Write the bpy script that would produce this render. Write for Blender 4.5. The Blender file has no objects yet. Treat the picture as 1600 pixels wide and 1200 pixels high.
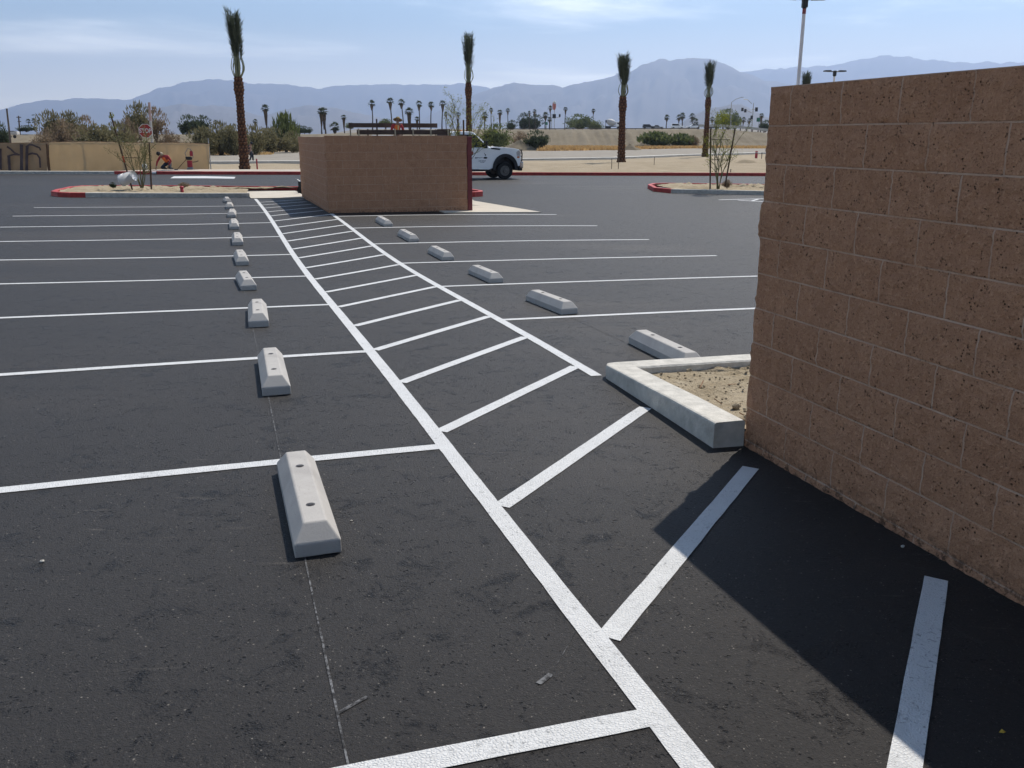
import bpy, bmesh, math, random
import numpy as np
from mathutils import Vector, Matrix, noise
R = math.radians
PI = math.pi
sc = bpy.context.scene
COL = sc.collection
ZO = 1.9                      # camera height above the datum

# ------------------------------------------------------------------ camera
F = 1383.0                    # focal length in pixels of the 1600 px wide photograph
PITCH = math.atan(388 / F)
cam = bpy.data.cameras.new('camera')
cam.sensor_width = 36
cam.lens = 36 * F / 1600
cam.clip_start = 0.05
cam.clip_end = 60000
camo = bpy.data.objects.new('camera', cam)
camo.location = (0, 0, ZO)
camo.rotation_euler = (PI / 2 - PITCH, 0, 0)
COL.objects.link(camo)
sc.camera = camo

# ------------------------------------------------------------------ light
SUN = Vector((0.754, 1.266, 2.03)).normalized()     # direction towards the sun
sun = bpy.data.lights.new('sun', 'SUN')
sun.energy = 4.4
sun.angle = R(0.53)
sun.color = (1.0, 0.95, 0.88)
suno = bpy.data.objects.new('sun', sun)
suno.rotation_euler = SUN.to_track_quat('Z', 'Y').to_euler()
suno.location = (20, 30, 60)
COL.objects.link(suno)

world = bpy.data.worlds.new('World')
sc.world = world
world.use_nodes = True
wt = world.node_tree
wt.nodes.clear()
def wn(t, **k):
    n = wt.nodes.new(t)
    for a, b in k.items(): setattr(n, a, b)
    return n
sky = wn('ShaderNodeTexSky', sky_type='NISHITA')
sky.sun_disc = False
sky.sun_elevation = math.asin(SUN.z)
sky.sun_rotation = math.atan2(SUN.x, SUN.y)
sky.altitude = 0
sky.air_density = 1.0
sky.dust_density = 0.3
sky.ozone_density = 3.0
bg = wn('ShaderNodeBackground')
bg.inputs['Strength'].default_value = 0.11
tc = wn('ShaderNodeTexCoord')
# wispy high cloud: noise on a plane far overhead, stretched along the wind
sep = wn('ShaderNodeSeparateXYZ')
wt.links.new(tc.outputs['Generated'], sep.inputs[0])
def wmath(op, a, b=None, clamp=False):
    n = wn('ShaderNodeMath', operation=op, use_clamp=clamp)
    for i, v in enumerate((a, b)):
        if v is None: continue
        if isinstance(v, (int, float)): n.inputs[i].default_value = v
        else: wt.links.new(v, n.inputs[i])
    return n.outputs[0]
zz = wmath('ADD', wmath('MAXIMUM', sep.outputs[2], 0.0), 0.055)
cx = wmath('DIVIDE', sep.outputs[0], zz)
cy = wmath('DIVIDE', sep.outputs[1], zz)
cmb = wn('ShaderNodeCombineXYZ')
wt.links.new(cx, cmb.inputs[0]); wt.links.new(cy, cmb.inputs[1])
mp = wn('ShaderNodeMapping')
mp.inputs['Scale'].default_value = (0.22, 0.42, 1)
mp.inputs['Rotation'].default_value = (0, 0, R(12))
mp.inputs['Location'].default_value = (1.3, 2.1, 0)
wt.links.new(cmb.outputs[0], mp.inputs[0])
nz = wn('ShaderNodeTexNoise')
nz.inputs['Scale'].default_value = 1.0
nz.inputs['Detail'].default_value = 9
nz.inputs['Roughness'].default_value = 0.58
nz.inputs['Distortion'].default_value = 0.5
wt.links.new(mp.outputs[0], nz.inputs['Vector'])
ramp = wn('ShaderNodeMapRange', interpolation_type='SMOOTHSTEP')
ramp.inputs['From Min'].default_value = 0.48
ramp.inputs['From Max'].default_value = 0.72
ramp.inputs['To Max'].default_value = 0.75
wt.links.new(nz.outputs[0], ramp.inputs['Value'])
mixc = wn('ShaderNodeMix', data_type='RGBA')
mixc.inputs['B'].default_value = (24.0, 23.5, 22.0, 1)
lowc = wn('ShaderNodeMapRange', interpolation_type='SMOOTHSTEP')
lowc.inputs['From Min'].default_value = 0.40
lowc.inputs['From Max'].default_value = 0.10
wt.links.new(sep.outputs[2], lowc.inputs['Value'])
wt.links.new(wmath('MULTIPLY', ramp.outputs[0], lowc.outputs[0]), mixc.inputs['Factor'])
tint = wn('ShaderNodeMix', data_type='RGBA', blend_type='MULTIPLY')
tint.inputs['Factor'].default_value = 1.0
tint.inputs['B'].default_value = (0.80, 0.84, 0.82, 1)
wt.links.new(sky.outputs[0], tint.inputs['A'])
wt.links.new(tint.outputs['Result'], mixc.inputs['A'])
# pale dust veil low over the horizon
veil = wn('ShaderNodeMapRange', interpolation_type='SMOOTHSTEP')
veil.inputs['From Min'].default_value = 0.12
veil.inputs['From Max'].default_value = 0.0
veil.inputs['To Max'].default_value = 0.8
wt.links.new(sep.outputs[2], veil.inputs['Value'])
mixv = wn('ShaderNodeMix', data_type='RGBA')
mixv.inputs['B'].default_value = (26.0, 23.5, 18.5, 1)
wt.links.new(veil.outputs[0], mixv.inputs['Factor'])
wt.links.new(mixc.outputs['Result'], mixv.inputs['A'])
wt.links.new(mixv.outputs['Result'], bg.inputs['Color'])
wo = wn('ShaderNodeOutputWorld')
wt.links.new(bg.outputs[0], wo.inputs['Surface'])

sc.view_settings.view_transform = 'Standard'
sc.view_settings.look = 'None'
sc.view_settings.exposure = 0.5
sc.view_settings.gamma = 1.0
sc.cycles.use_denoising = True
sc.cycles.max_bounces = 6
sc.cycles.volume_bounces = 0
sc.cycles.transparent_max_bounces = 8
sc.cycles.sample_clamp_indirect = 6

# ------------------------------------------------------------------ tagging and mesh helpers
def tag(o, label=None, cat=None, group=None, kind=None):
    if label: o['label'] = label
    if cat: o['category'] = cat
    if group: o['group'] = group
    if kind: o['kind'] = kind
    return o

def empty(name, loc=(0, 0, 0), rz=0.0, label=None, cat=None, group=None):
    o = bpy.data.objects.new(name, None)
    o.empty_display_size = 0.1
    o.location = loc
    o.rotation_euler = (0, 0, rz)
    COL.objects.link(o)
    return tag(o, label, cat, group)

def kids(o): return [c for c in bpy.data.objects if c.parent == o]

def copy_tree(o, parent=None):
    c = o.copy()
    COL.objects.link(c)
    c.parent = parent
    for ch in kids(o): copy_tree(ch, c)
    return c

class MB:
    """collects vertices and faces of one mesh"""
    def __init__(s): s.v = []; s.f = []; s.m = []
    def add(s, vs, fs, m=0):
        n = len(s.v)
        s.v += [tuple(p) for p in vs]
        s.f += [tuple(i + n for i in f) for f in fs]
        s.m += [m] * len(fs)
        return s
    def box(s, c, d, rz=0.0, M=None, m=0):
        x, y, z = d[0] / 2, d[1] / 2, d[2] / 2
        vs = [Vector(p) for p in ((-x, -y, -z), (x, -y, -z), (x, y, -z), (-x, y, -z), (-x, -y, z), (x, -y, z), (x, y, z), (-x, y, z))]
        T = Matrix.Translation(c) @ (M if M is not None else Matrix.Rotation(rz, 4, 'Z'))
        return s.add([T @ p for p in vs], [(0, 3, 2, 1), (4, 5, 6, 7), (0, 1, 5, 4), (1, 2, 6, 5), (2, 3, 7, 6), (3, 0, 4, 7)], m)
    def tube(s, pts, rad, n=8, cap=True, m=0):
        pts = [Vector(p) for p in pts]
        if isinstance(rad, (int, float)): rad = [rad] * len(pts)
        vs = []; fs = []
        for i, p in enumerate(pts):
            t = (pts[min(i + 1, len(pts) - 1)] - pts[max(i - 1, 0)])
            t = t.normalized() if t.length > 1e-9 else Vector((0, 0, 1))
            a = Vector((1, 0, 0)) if abs(t.x) < 0.8 else Vector((0, 1, 0))
            e1 = (a - t * a.dot(t)).normalized(); e2 = t.cross(e1)
            for k in range(n):
                w = 2 * PI * k / n
                vs.append(p + (e1 * math.cos(w) + e2 * math.sin(w)) * rad[i])
        for i in range(len(pts) - 1):
            for k in range(n):
                fs.append((i * n + k, i * n + (k + 1) % n, (i + 1) * n + (k + 1) % n, (i + 1) * n + k))
        if cap:
            fs.append(tuple(range(n - 1, -1, -1)))
            fs.append(tuple((len(pts) - 1) * n + k for k in range(n)))
        return s.add(vs, fs, m)
    def extrude(s, poly, y0, y1, m=0, axes='xz'):
        """poly of (x, z) extruded from y0 to y1"""
        n = len(poly)
        f = (lambda p, y: (p[0], y, p[1])) if axes == 'xz' else (lambda p, y: (p[0], p[1], y))
        vs = [f(p, y0) for p in poly] + [f(p, y1) for p in poly]
        fs = [tuple(range(n)), tuple(range(2 * n - 1, n - 1, -1))]
        fs += [(i, n + i, n + (i + 1) % n, (i + 1) % n) for i in range(n)]
        return s.add(vs, fs, m)
    def blob(s, c, r, nu=10, nv=6, jit=0.0, rnd=None, m=0):
        vs = []; fs = []
        for j in range(nv + 1):
            th = PI * j / nv
            for i in range(nu):
                ph = 2 * PI * i / nu
                k = 1 + (rnd.uniform(-jit, jit) if rnd else 0)
                vs.append((c[0] + r[0] * k * math.sin(th) * math.cos(ph), c[1] + r[1] * k * math.sin(th) * math.sin(ph), c[2] + r[2] * k * math.cos(th)))
        for j in range(nv):
            for i in range(nu):
                fs.append((j * nu + i, (j + 1) * nu + i, (j + 1) * nu + (i + 1) % nu, j * nu + (i + 1) % nu))
        return s.add(vs, fs, m)
    def build(s, name, mats, parent=None, smooth=False, bevel=0.0, seg=2, fixn=False):
        me = bpy.data.meshes.new(name)
        me.from_pydata([tuple(p) for p in s.v], [], s.f)
        if not isinstance(mats, (list, tuple)): mats = [mats]
        for m in mats: me.materials.append(m)
        if len(mats) > 1: me.polygons.foreach_set('material_index', s.m)
        if fixn:
            b = bmesh.new(); b.from_mesh(me)
            bmesh.ops.remove_doubles(b, verts=b.verts, dist=1e-5)
            bmesh.ops.recalc_face_normals(b, faces=b.faces)
            b.to_mesh(me); b.free()
        if smooth: me.polygons.foreach_set('use_smooth', [True] * len(me.polygons))
        me.update()
        o = bpy.data.objects.new(name, me)
        COL.objects.link(o)
        if parent: o.parent = parent
        if bevel:
            md = o.modifiers.new('bevel', 'BEVEL'); md.width = bevel; md.segments = seg
            md.limit_method = 'ANGLE'; md.angle_limit = R(35)
        return o

def np_mesh(name, V, Fq, mat, parent=None, smooth=True):
    me = bpy.data.meshes.new(name)
    V = np.asarray(V, np.float32); Fq = np.asarray(Fq, np.int32)
    me.vertices.add(len(V)); me.vertices.foreach_set('co', V.ravel())
    k = Fq.shape[1]
    me.loops.add(Fq.size); me.loops.foreach_set('vertex_index', Fq.ravel())
    me.polygons.add(len(Fq)); me.polygons.foreach_set('loop_start', np.arange(0, Fq.size, k, dtype=np.int32))
    me.polygons.foreach_set('loop_total', np.full(len(Fq), k, np.int32))
    if smooth: me.polygons.foreach_set('use_smooth', np.ones(len(Fq), bool))
    me.materials.append(mat)
    me.update(calc_edges=True); me.validate()
    o = bpy.data.objects.new(name, me); COL.objects.link(o)
    if parent: o.parent = parent
    return o

def grid_faces(nr, nc):
    i = np.arange(nr - 1)[:, None] * nc + np.arange(nc - 1)[None, :]
    return np.stack([i, i + 1, i + nc + 1, i + nc], -1).reshape(-1, 4)

# ------------------------------------------------------------------ materials
KA = 0.72                       # albedo scale that goes with the half stop of extra exposure
class NT:
    def __init__(s, name):
        s.mat = bpy.data.materials.new(name); s.mat.use_nodes = True
        s.t = s.mat.node_tree; s.b = s.t.nodes['Principled BSDF']
        s._tc = None
    def n(s, t, **k):
        nd = s.t.nodes.new(t)
        for a, b in k.items(): setattr(nd, a, b)
        return nd
    def l(s, a, b): s.t.links.new(a, b)
    def set(s, sock, v):
        if isinstance(v, bpy.types.NodeSocket): s.l(v, sock)
        elif isinstance(v, (tuple, list)) and len(v) == 3 and sock.type == 'RGBA': sock.default_value = (*v, 1)
        else: sock.default_value = v
    def obj(s):
        if not s._tc: s._tc = s.n('ShaderNodeTexCoord')
        return s._tc.outputs['Object']
    def mapping(s, vec, scale=(1, 1, 1), rot=(0, 0, 0), loc=(0, 0, 0)):
        m = s.n('ShaderNodeMapping'); s.l(vec, m.inputs[0])
        m.inputs['Scale'].default_value = scale; m.inputs['Rotation'].default_value = rot; m.inputs['Location'].default_value = loc
        return m.outputs[0]
    def noise(s, scale, detail=4, rough=0.55, vec=None, dist=0.0):
        m = s.n('ShaderNodeTexNoise'); s.l(vec or s.obj(), m.inputs['Vector'])
        m.inputs['Scale'].default_value = scale; m.inputs['Detail'].default_value = detail
        m.inputs['Roughness'].default_value = rough; m.inputs['Distortion'].default_value = dist
        return m.outputs['Fac']
    def voro(s, scale, feature='F1', vec=None, rand=1.0, out='Distance'):
        m = s.n('ShaderNodeTexVoronoi', feature=feature); s.l(vec or s.obj(), m.inputs['Vector'])
        m.inputs['Scale'].default_value = scale; m.inputs['Randomness'].default_value = rand
        return m.outputs[out]
    def rng(s, v, a, b, c=0.0, d=1.0, smooth=False):
        m = s.n('ShaderNodeMapRange')
        if smooth: m.interpolation_type = 'SMOOTHSTEP'
        s.l(v, m.inputs['Value'])
        for k, x in (('From Min', a), ('From Max', b), ('To Min', c), ('To Max', d)): m.inputs[k].default_value = x
        return m.outputs[0]
    def mix(s, f, a, b, blend='MIX'):
        m = s.n('ShaderNodeMix', data_type='RGBA', blend_type=blend)
        s.set(m.inputs['Factor'], f); s.set(m.inputs['A'], a); s.set(m.inputs['B'], b)
        return m.outputs['Result']
    def math(s, op, a, b=None, clamp=False):
        m = s.n('ShaderNodeMath', operation=op, use_clamp=clamp)
        s.set(m.inputs[0], a)
        if b is not None: s.set(m.inputs[1], b)
        return m.outputs[0]
    def bump(s, h, strength=0.5, dist=0.01, normal=None):
        m = s.n('ShaderNodeBump'); s.set(m.inputs['Height'], h)
        m.inputs['Strength'].default_value = strength; m.inputs['Distance'].default_value = dist
        if normal: s.l(normal, m.inputs['Normal'])
        return m.outputs[0]
    def out(s, col=None, rough=None, normal=None, metal=None, spec=None):
        if col is not None: s.set(s.b.inputs['Base Color'], col)
        if rough is not None: s.set(s.b.inputs['Roughness'], rough)
        if normal is not None: s.l(normal, s.b.inputs['Normal'])
        if metal is not None: s.b.inputs['Metallic'].default_value = metal
        if spec is not None: s.b.inputs['Specular IOR Level'].default_value = spec
        return s.mat

def simple(name, c, rough=0.7, var=0.12, scale=6.0, bump=0.0, bscale=40.0, bdist=0.005, metal=None, spec=0.3, c2=None):
    t = NT(name)
    c = tuple(x * KA for x in c); c2 = tuple(x * KA for x in c2) if c2 else None
    lo = tuple(x * (1 - var) for x in c); hi = c2 or tuple(min(1, x * (1 + var)) for x in c)
    f = t.rng(t.noise(scale, 5, 0.6), 0.3, 0.7)
    nrm = t.bump(t.noise(bscale, 4, 0.6), bump, bdist) if bump else None
    return t.out(t.mix(f, lo, hi), rough, nrm, metal, spec)

def leafmat(name, dark, light, rough=0.75, trans=0.35):
    t = NT(name)
    dark = tuple(x * KA for x in dark); light = tuple(x * KA for x in light)
    g = t.n('ShaderNodeNewGeometry')
    f = t.math('ADD', t.math('MULTIPLY', g.outputs['Random Per Island'], 0.65), t.math('MULTIPLY', t.rng(t.noise(0.9, 3), 0.35, 0.65), 0.35))
    col = t.mix(f, dark, light)
    t.out(col, rough, spec=0.15)
    return translucent(t, col, trans)

def translucent(t, col, k):
    tr = t.n('ShaderNodeBsdfTranslucent'); t.set(tr.inputs['Color'], col)
    mx = t.n('ShaderNodeMixShader'); mx.inputs[0].default_value = k
    t.l(t.b.outputs[0], mx.inputs[1]); t.l(tr.outputs[0], mx.inputs[2])
    t.l(mx.outputs[0], t.t.nodes['Material Output'].inputs['Surface'])
    return t.mat

def fabric(name, c, var, k):
    t = NT(name); c = tuple(x * KA for x in c)
    col = t.mix(t.rng(t.noise(0.8, 5, 0.6), 0.3, 0.7), tuple(x * (1 - var) for x in c), tuple(x * (1 + var) for x in c))
    t.out(col, 0.9, t.bump(t.noise(3, 4), 0.3, 0.03), spec=0.1)
    return translucent(t, col, k)

# ------------------------------------------------------------------ the survey of the lot: (a, b) = metres along / across the painted aisle
A0 = np.array([0.4084, 2.3668]); U = np.array([-0.31011, 0.95070]); V = np.array([0.95070, 0.31011])
YAW = math.atan2(U[1], U[0])          # direction of the aisle
_N = np.array([(a, b) for a in range(-4, 33, 4) for b in (-8, -4, -1, 2, 5, 9)], float)
_Q = np.array([0.1849, 0.4393, 0.3371, 0.0499, -0.1507, -0.134, -0.3028, -0.2188, -0.1679, -0.1172, -0.0433, 0.0164, 0.0235, 0.0663, 0.0855, 0.1468, 0.1846, 0.0736, 0.2505, 0.1578, 0.0211, -0.0051, 0.0133, -0.0936, 0.02, -0.1614, -0.2296, -0.1081, 0.015, -0.1071, 0.1138, 0.0033, 0.0054, 0.1418, 0.1864, -0.1026, 0.1209, -0.0036, -0.0276, 0.0638, 0.0827, -0.1655, 0.0295, -0.08, -0.0964, -0.0011, 0.0669, -0.045, 0.1136, 0.0684, 0.0077, 0.0196, 0.0715, 0.0672, 0.0647, 0.0404, -0.0558, -0.0978, -0.0467, 0.0467])
ZFAR = -2.0 + ZO
def hab(a, b):
    """graded height of the asphalt at (a, b): gentle swales, as surveyed"""
    a = np.asarray(a, float); b = np.asarray(b, float)
    ac = np.clip(a, -5, 33); bc = np.clip(b, -11, 12)
    z = -2.0598 + sum(q * np.exp(-((n[0] - ac) ** 2 + (n[1] - bc) ** 2) / 72.0) for n, q in zip(_N, _Q)) + ZO
    t = np.clip((a - 31) / 9, 0, 1); t = t * t * (3 - 2 * t)
    return z * (1 - t) + ZFAR * t
def xy(a, b): return A0[0] + a * U[0] + b * V[0], A0[1] + a * U[1] + b * V[1]
def toab(x, y):
    dx, dy = np.asarray(x) - A0[0], np.asarray(y) - A0[1]
    return dx * U[0] + dy * U[1], dx * V[0] + dy * V[1]
def gz(x, y):
    a, b = toab(x, y); return hab(a, b)
def P(a, b, dz=0.0):
    x, y = xy(a, b); return Vector((float(x), float(y), float(hab(a, b)) + dz))
CP, SP = math.cos(PITCH), math.sin(PITCH)
def at(px, py, Y):
    """the point seen at pixel (px, py) that stands Y metres ahead of the photographer"""
    x = (px - 800) / F; y = -(py - 600) / F
    k = Y / (CP + y * SP)
    return Vector((x * k, Y, (-SP + y * CP) * k + ZO))
DZ = -1.95 + ZO                        # level of the desert floor
def onz(px, py, z=DZ):
    """the point of the level z seen at that pixel"""
    x = (px - 800) / F; y = -(py - 600) / F
    k = (z - ZO) / (-SP + y * CP)
    return Vector((x * k, (CP + y * SP) * k, z))
def X_at(px, Y, z=DZ):
    d = CP * Y - SP * (z - ZO)
    return (px - 800) / F * d
def YK(x): return 49.2 - (np.asarray(x) + 26) * 0.0636     # line of the far kerb

# ------------------------------------------------------------------ asphalt
def asphalt_mat():
    t = NT('asphalt')
    o = t.obj()
    big = t.noise(0.35, 5, 0.6)
    mid = t.noise(2.2, 5, 0.62)
    fine = t.noise(75, 5, 0.72)
    grit = t.noise(210, 3, 0.6)
    warp = t.n('ShaderNodeMix', data_type='VECTOR')
    nv = t.n('ShaderNodeTexNoise'); t.l(o, nv.inputs['Vector']); nv.inputs['Scale'].default_value = 45
    warp.inputs['Factor'].default_value = 0.02
    t.l(o, warp.inputs['A']); t.l(nv.outputs['Color'], warp.inputs['B'])
    wv = warp.outputs['Result']
    edge = t.voro(88, 'DISTANCE_TO_EDGE', vec=wv)
    gap = t.rng(edge, 0.14, 0.02)                                              # dark gaps between stones
    open_ = t.rng(t.noise(5.5, 7, 0.78, dist=0.6), 0.53, 0.68, smooth=True)    # clusters where the coarse stone stands open
    base = t.mix(t.rng(big, 0.3, 0.7), (0.0144, 0.0123, 0.0110), (0.0182, 0.0157, 0.0138))
    base = t.mix(t.math('MULTIPLY', t.rng(mid, 0.42, 0.75), 0.3), base, (0.0226, 0.0193, 0.0167))
    base = t.mix(t.math('MULTIPLY', t.rng(fine, 0.45, 0.70), 0.5), base, (0.0326, 0.0282, 0.0245))
    base = t.mix(t.math('MULTIPLY', t.rng(fine, 0.47, 0.36), 0.5), base, (0.0078, 0.0066, 0.0061))
    base = t.mix(t.math('MULTIPLY', gap, t.math('ADD', t.math('MULTIPLY', open_, 0.8), 0.06)), base, (0.0024, 0.0021, 0.0018))
    pits = t.math('MULTIPLY', t.rng(t.voro(52, vec=wv), 0.36, 0.22), t.rng(t.noise(13, 5, 0.75), 0.54, 0.62))
    base = t.mix(t.math('MULTIPLY', pits, 0.85), base, (0.0019, 0.0018, 0.0017))
    def sparks(sc_, lo, rad, col, k):
        cid = t.n('ShaderNodeSeparateColor'); t.l(t.voro(sc_, out='Color'), cid.inputs[0])
        return t.math('MULTIPLY', t.math('MULTIPLY', t.rng(cid.outputs[0], lo, lo + 0.01), t.rng(t.voro(sc_), rad, rad * 0.5)), k), col
    f1, c1 = sparks(48, 0.90, 0.20, (0.2035, 0.1809, 0.1509), 0.9)
    base = t.mix(f1, base, c1)
    f2, c2 = sparks(120, 0.86, 0.34, (0.1163, 0.1033, 0.0867), 0.7)
    base = t.mix(f2, base, c2)
    f3, c3 = sparks(9, 0.93, 0.055, (0.3682, 0.3178, 0.2554), 0.9)
    base = t.mix(f3, base, c3)
    # dust dragged over the drive aisle by tyres
    drag = t.noise(1.0, 5, 0.62, vec=t.mapping(o, (0.10, 0.75, 1), (0, 0, R(-18))))
    far = t.math('MULTIPLY', t.math('MULTIPLY', t.rng(drag, 0.42, 0.72, smooth=True), t.rng(t.noise(0.16, 2), 0.42, 0.62, smooth=True)), 0.45)
    base = t.mix(far, base, (0.0659, 0.0538, 0.0426))
    # scuffs
    sc1 = t.noise(1.0, 3, 0.5, vec=t.mapping(o, (3.0, 26, 1), (0, 0, R(-24))))
    scuff = t.math('MULTIPLY', t.rng(sc1, 0.66, 0.74), t.rng(t.noise(0.8, 3, 0.5), 0.50, 0.60))
    base = t.mix(t.math('MULTIPLY', t.math('MULTIPLY', scuff, t.rng(fine, 0.35, 0.6)), 0.5), base, (0.1357, 0.1165, 0.0959))
    h = t.math('ADD', t.math('MULTIPLY', t.rng(edge, 0.0, 0.35), t.math('ADD', t.math('MULTIPLY', open_, 0.9), 0.15)), t.math('ADD', t.math('MULTIPLY', fine, 0.9), t.math('MULTIPLY', grit, 0.35)))
    h = t.math('SUBTRACT', h, t.math('MULTIPLY', pits, 1.2))
    nrm = t.bump(h, 1.0, 0.008)
    ro = t.math('ADD', t.math('MULTIPLY', open_, -0.12), 0.62)
    return t.out(base, ro, nrm, spec=0.26)
M = {}
M['asphalt'] = asphalt_mat()

def paint_mat(name, white=(0.56, 0.555, 0.535)):
    t = NT(name)
    wear = t.noise(42, 5, 0.7, dist=1.2)
    patch = t.rng(t.noise(2.6, 5, 0.65), 0.38, 0.62)
    thr = t.math('MULTIPLY', t.rng(wear, 0.56, 0.66), t.math('ADD', t.math('MULTIPLY', patch, 0.9), 0.12))
    thin = t.math('MULTIPLY', t.rng(t.noise(9, 5, 0.7), 0.5, 0.72), 0.18)
    col = t.mix(t.rng(t.noise(5, 4), 0.3, 0.7), tuple(x * 0.92 for x in white), white)
    col = t.mix(thin, col, (0.36, 0.355, 0.345))
    col = t.mix(t.math('MULTIPLY', thr, 0.85, clamp=True), col, (0.085, 0.085, 0.085))
    e = t.voro(88, 'DISTANCE_TO_EDGE')
    nrm = t.bump(t.math('ADD', t.noise(90, 4, 0.6), t.math('MULTIPLY', t.rng(e, 0, 0.3), 0.8)), 0.7, 0.005)
    return t.out(col, 0.62, nrm, spec=0.25)
def chalk_mat():
    t = NT('chalk')
    f = t.rng(t.noise(26, 5, 0.75), 0.44, 0.60)
    return t.out(t.mix(f, (0.030, 0.029, 0.029), (0.15, 0.15, 0.15)), 0.9, spec=0.1)
M['paint'] = paint_mat('road_paint')
M['chalk'] = chalk_mat()
M['red_paint'] = simple('red_kerb_paint', (0.50, 0.055, 0.045), 0.6, 0.25, 4, 0.2, 60, 0.004)
M['concrete'] = simple('concrete', (0.42, 0.405, 0.37), 0.85, 0.16, 5, 0.35, 90, 0.004)
M['kerb_concrete'] = simple('kerb_concrete', (0.62, 0.58, 0.50), 0.88, 0.22, 9, 0.8, 45, 0.008)
M['slab'] = simple('slab_concrete', (0.62, 0.55, 0.44), 0.88, 0.1, 1.5, 0.2, 60, 0.003)

def sheet(name, xs_fun, n, m, mat):
    s = np.linspace(0, 1, n); t = np.linspace(0, 1, m)
    S, T = np.meshgrid(s, t, indexing='ij')
    X, Y, Z = xs_fun(S, T)
    return np_mesh(name, np.stack([X, Y, Z], -1).reshape(-1, 3), grid_faces(n, m)[:, ::-1], mat)

def lot(S, T):
    X = -46 + 96 * T
    Y = -7 + (YK(X) + 7) * S
    return X, Y, gz(X, Y)
tag(sheet('asphalt', lot, 150, 260, M['asphalt']), kind='structure')

_sr = random.Random(3)
def stripe(name, p, q, w, mat='paint', dz=0.004, jag=0.0009):
    """a painted line laid on the graded surface from (a, b) p to q"""
    p = np.array(p, float); q = np.array(q, float)
    L = np.linalg.norm(q - p); n = max(2, int(L / 0.12)); d = (q - p) / L; e = np.array([-d[1], d[0]])
    vs = []
    for i in range(n + 1):
        c = p + (q - p) * i / n
        for k in (-1, -0.33, 0.33, 1):
            j = _sr.gauss(0, jag) if abs(k) == 1 else 0
            x = c + e * (k * w / 2 + j)
            vs.append(P(x[0], x[1], dz))
    o = np_mesh(name, vs, grid_faces(n + 1, 4), M[mat])
    if sum(pp.normal.z for pp in o.data.polygons) < 0: o.data.flip_normals()
    return tag(o, kind='structure')

SP_ = 2.743                                     # stall pitch: nine feet
stripe('aisle_line', (-2.2, 0.045), (28.35, 0.045), 0.092)
stripe('aisle_line', (4.10, 1.612), (21.15, 1.612), 0.092)
for k in range(10): stripe('stall_line', (k * SP_, -5.81), (k * SP_, 0.0), 0.092, dz=0.004)
for k in range(6): stripe('stall_line', (6.676 + k * SP_, 1.657), (6.676 + k * SP_, 7.477), 0.092)
for a, r in ((-0.93, 1.63), (0.47, 1.62), (1.76, 1.58), (3.03, 1.57), (4.31, 1.57), (5.52, 1.57), (6.75, 1.57), (8.02, 1.57), (9.28, 1.57), (10.60, 1.57), (11.94, 1.57),
             (13.22, 1.57), (14.46, 1.57), (15.68, 1.57), (16.93, 1.57), (18.20, 1.57), (19.56, 1.57), (20.92, 1.53), (22.20, 1.5), (23.6, 1.5), (24.95, 1.5), (26.3, 1.5)):
    stripe('hatch_stripe', (a, 0.09), (a + 0.95 * (r - 0.09), r), 0.092)
# stripes of the next bay beyond the wall, and the white bar on the drive
stripe('stall_line', (24.4, 14.8), (24.4, 20.6), 0.12)
stripe('hatch_stripe', (24.1, 15.35), (22.1, 17.0), 0.12)
for i in range(4): stripe('hatch_stripe', (23.75 - i * 0.45, 15.65 + i * 0.38), (24.3, 16.25 + i * 0.5), 0.1)
bar = MB()
bp = [onz(266, 278.6, ZFAR), onz(272, 275.6, ZFAR), onz(318, 275.3, ZFAR), onz(368, 276.6, ZFAR), onz(366, 279.2, ZFAR), onz(318, 278.6, ZFAR)]
bar.add([(p.x, p.y, float(gz(p.x, p.y)) + 0.005) for p in bp], [tuple(range(5, -1, -1))])
tag(bar.build('road_marking', M['paint']), kind='structure')
# chalk snap lines and layout ticks
for i in range(-1, 11): stripe('chalk_line', (i * SP_ - 0.1, -0.905), (i * SP_ + 1.52, -0.895), 0.007, 'chalk', 0.003, 0.0008)
stripe('chalk_line', (3.5, 2.40), (20.5, 2.40), 0.006, 'chalk', 0.003, 0.0008)
for p, q, w in (((0.30, -0.90), (0.36, -0.80), 0.014), ((0.27, -0.25), (0.31, -0.19), 0.02), ((0.36, -0.15), (0.55, 0.0), 0.003), ((3.2, -0.87), (4.15, -0.12), 0.0025),
                ((8.3, 3.7), (8.9, 4.7), 0.006)):
    stripe('chalk_mark', p, q, w, 'chalk', 0.003, 0.001)

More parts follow.
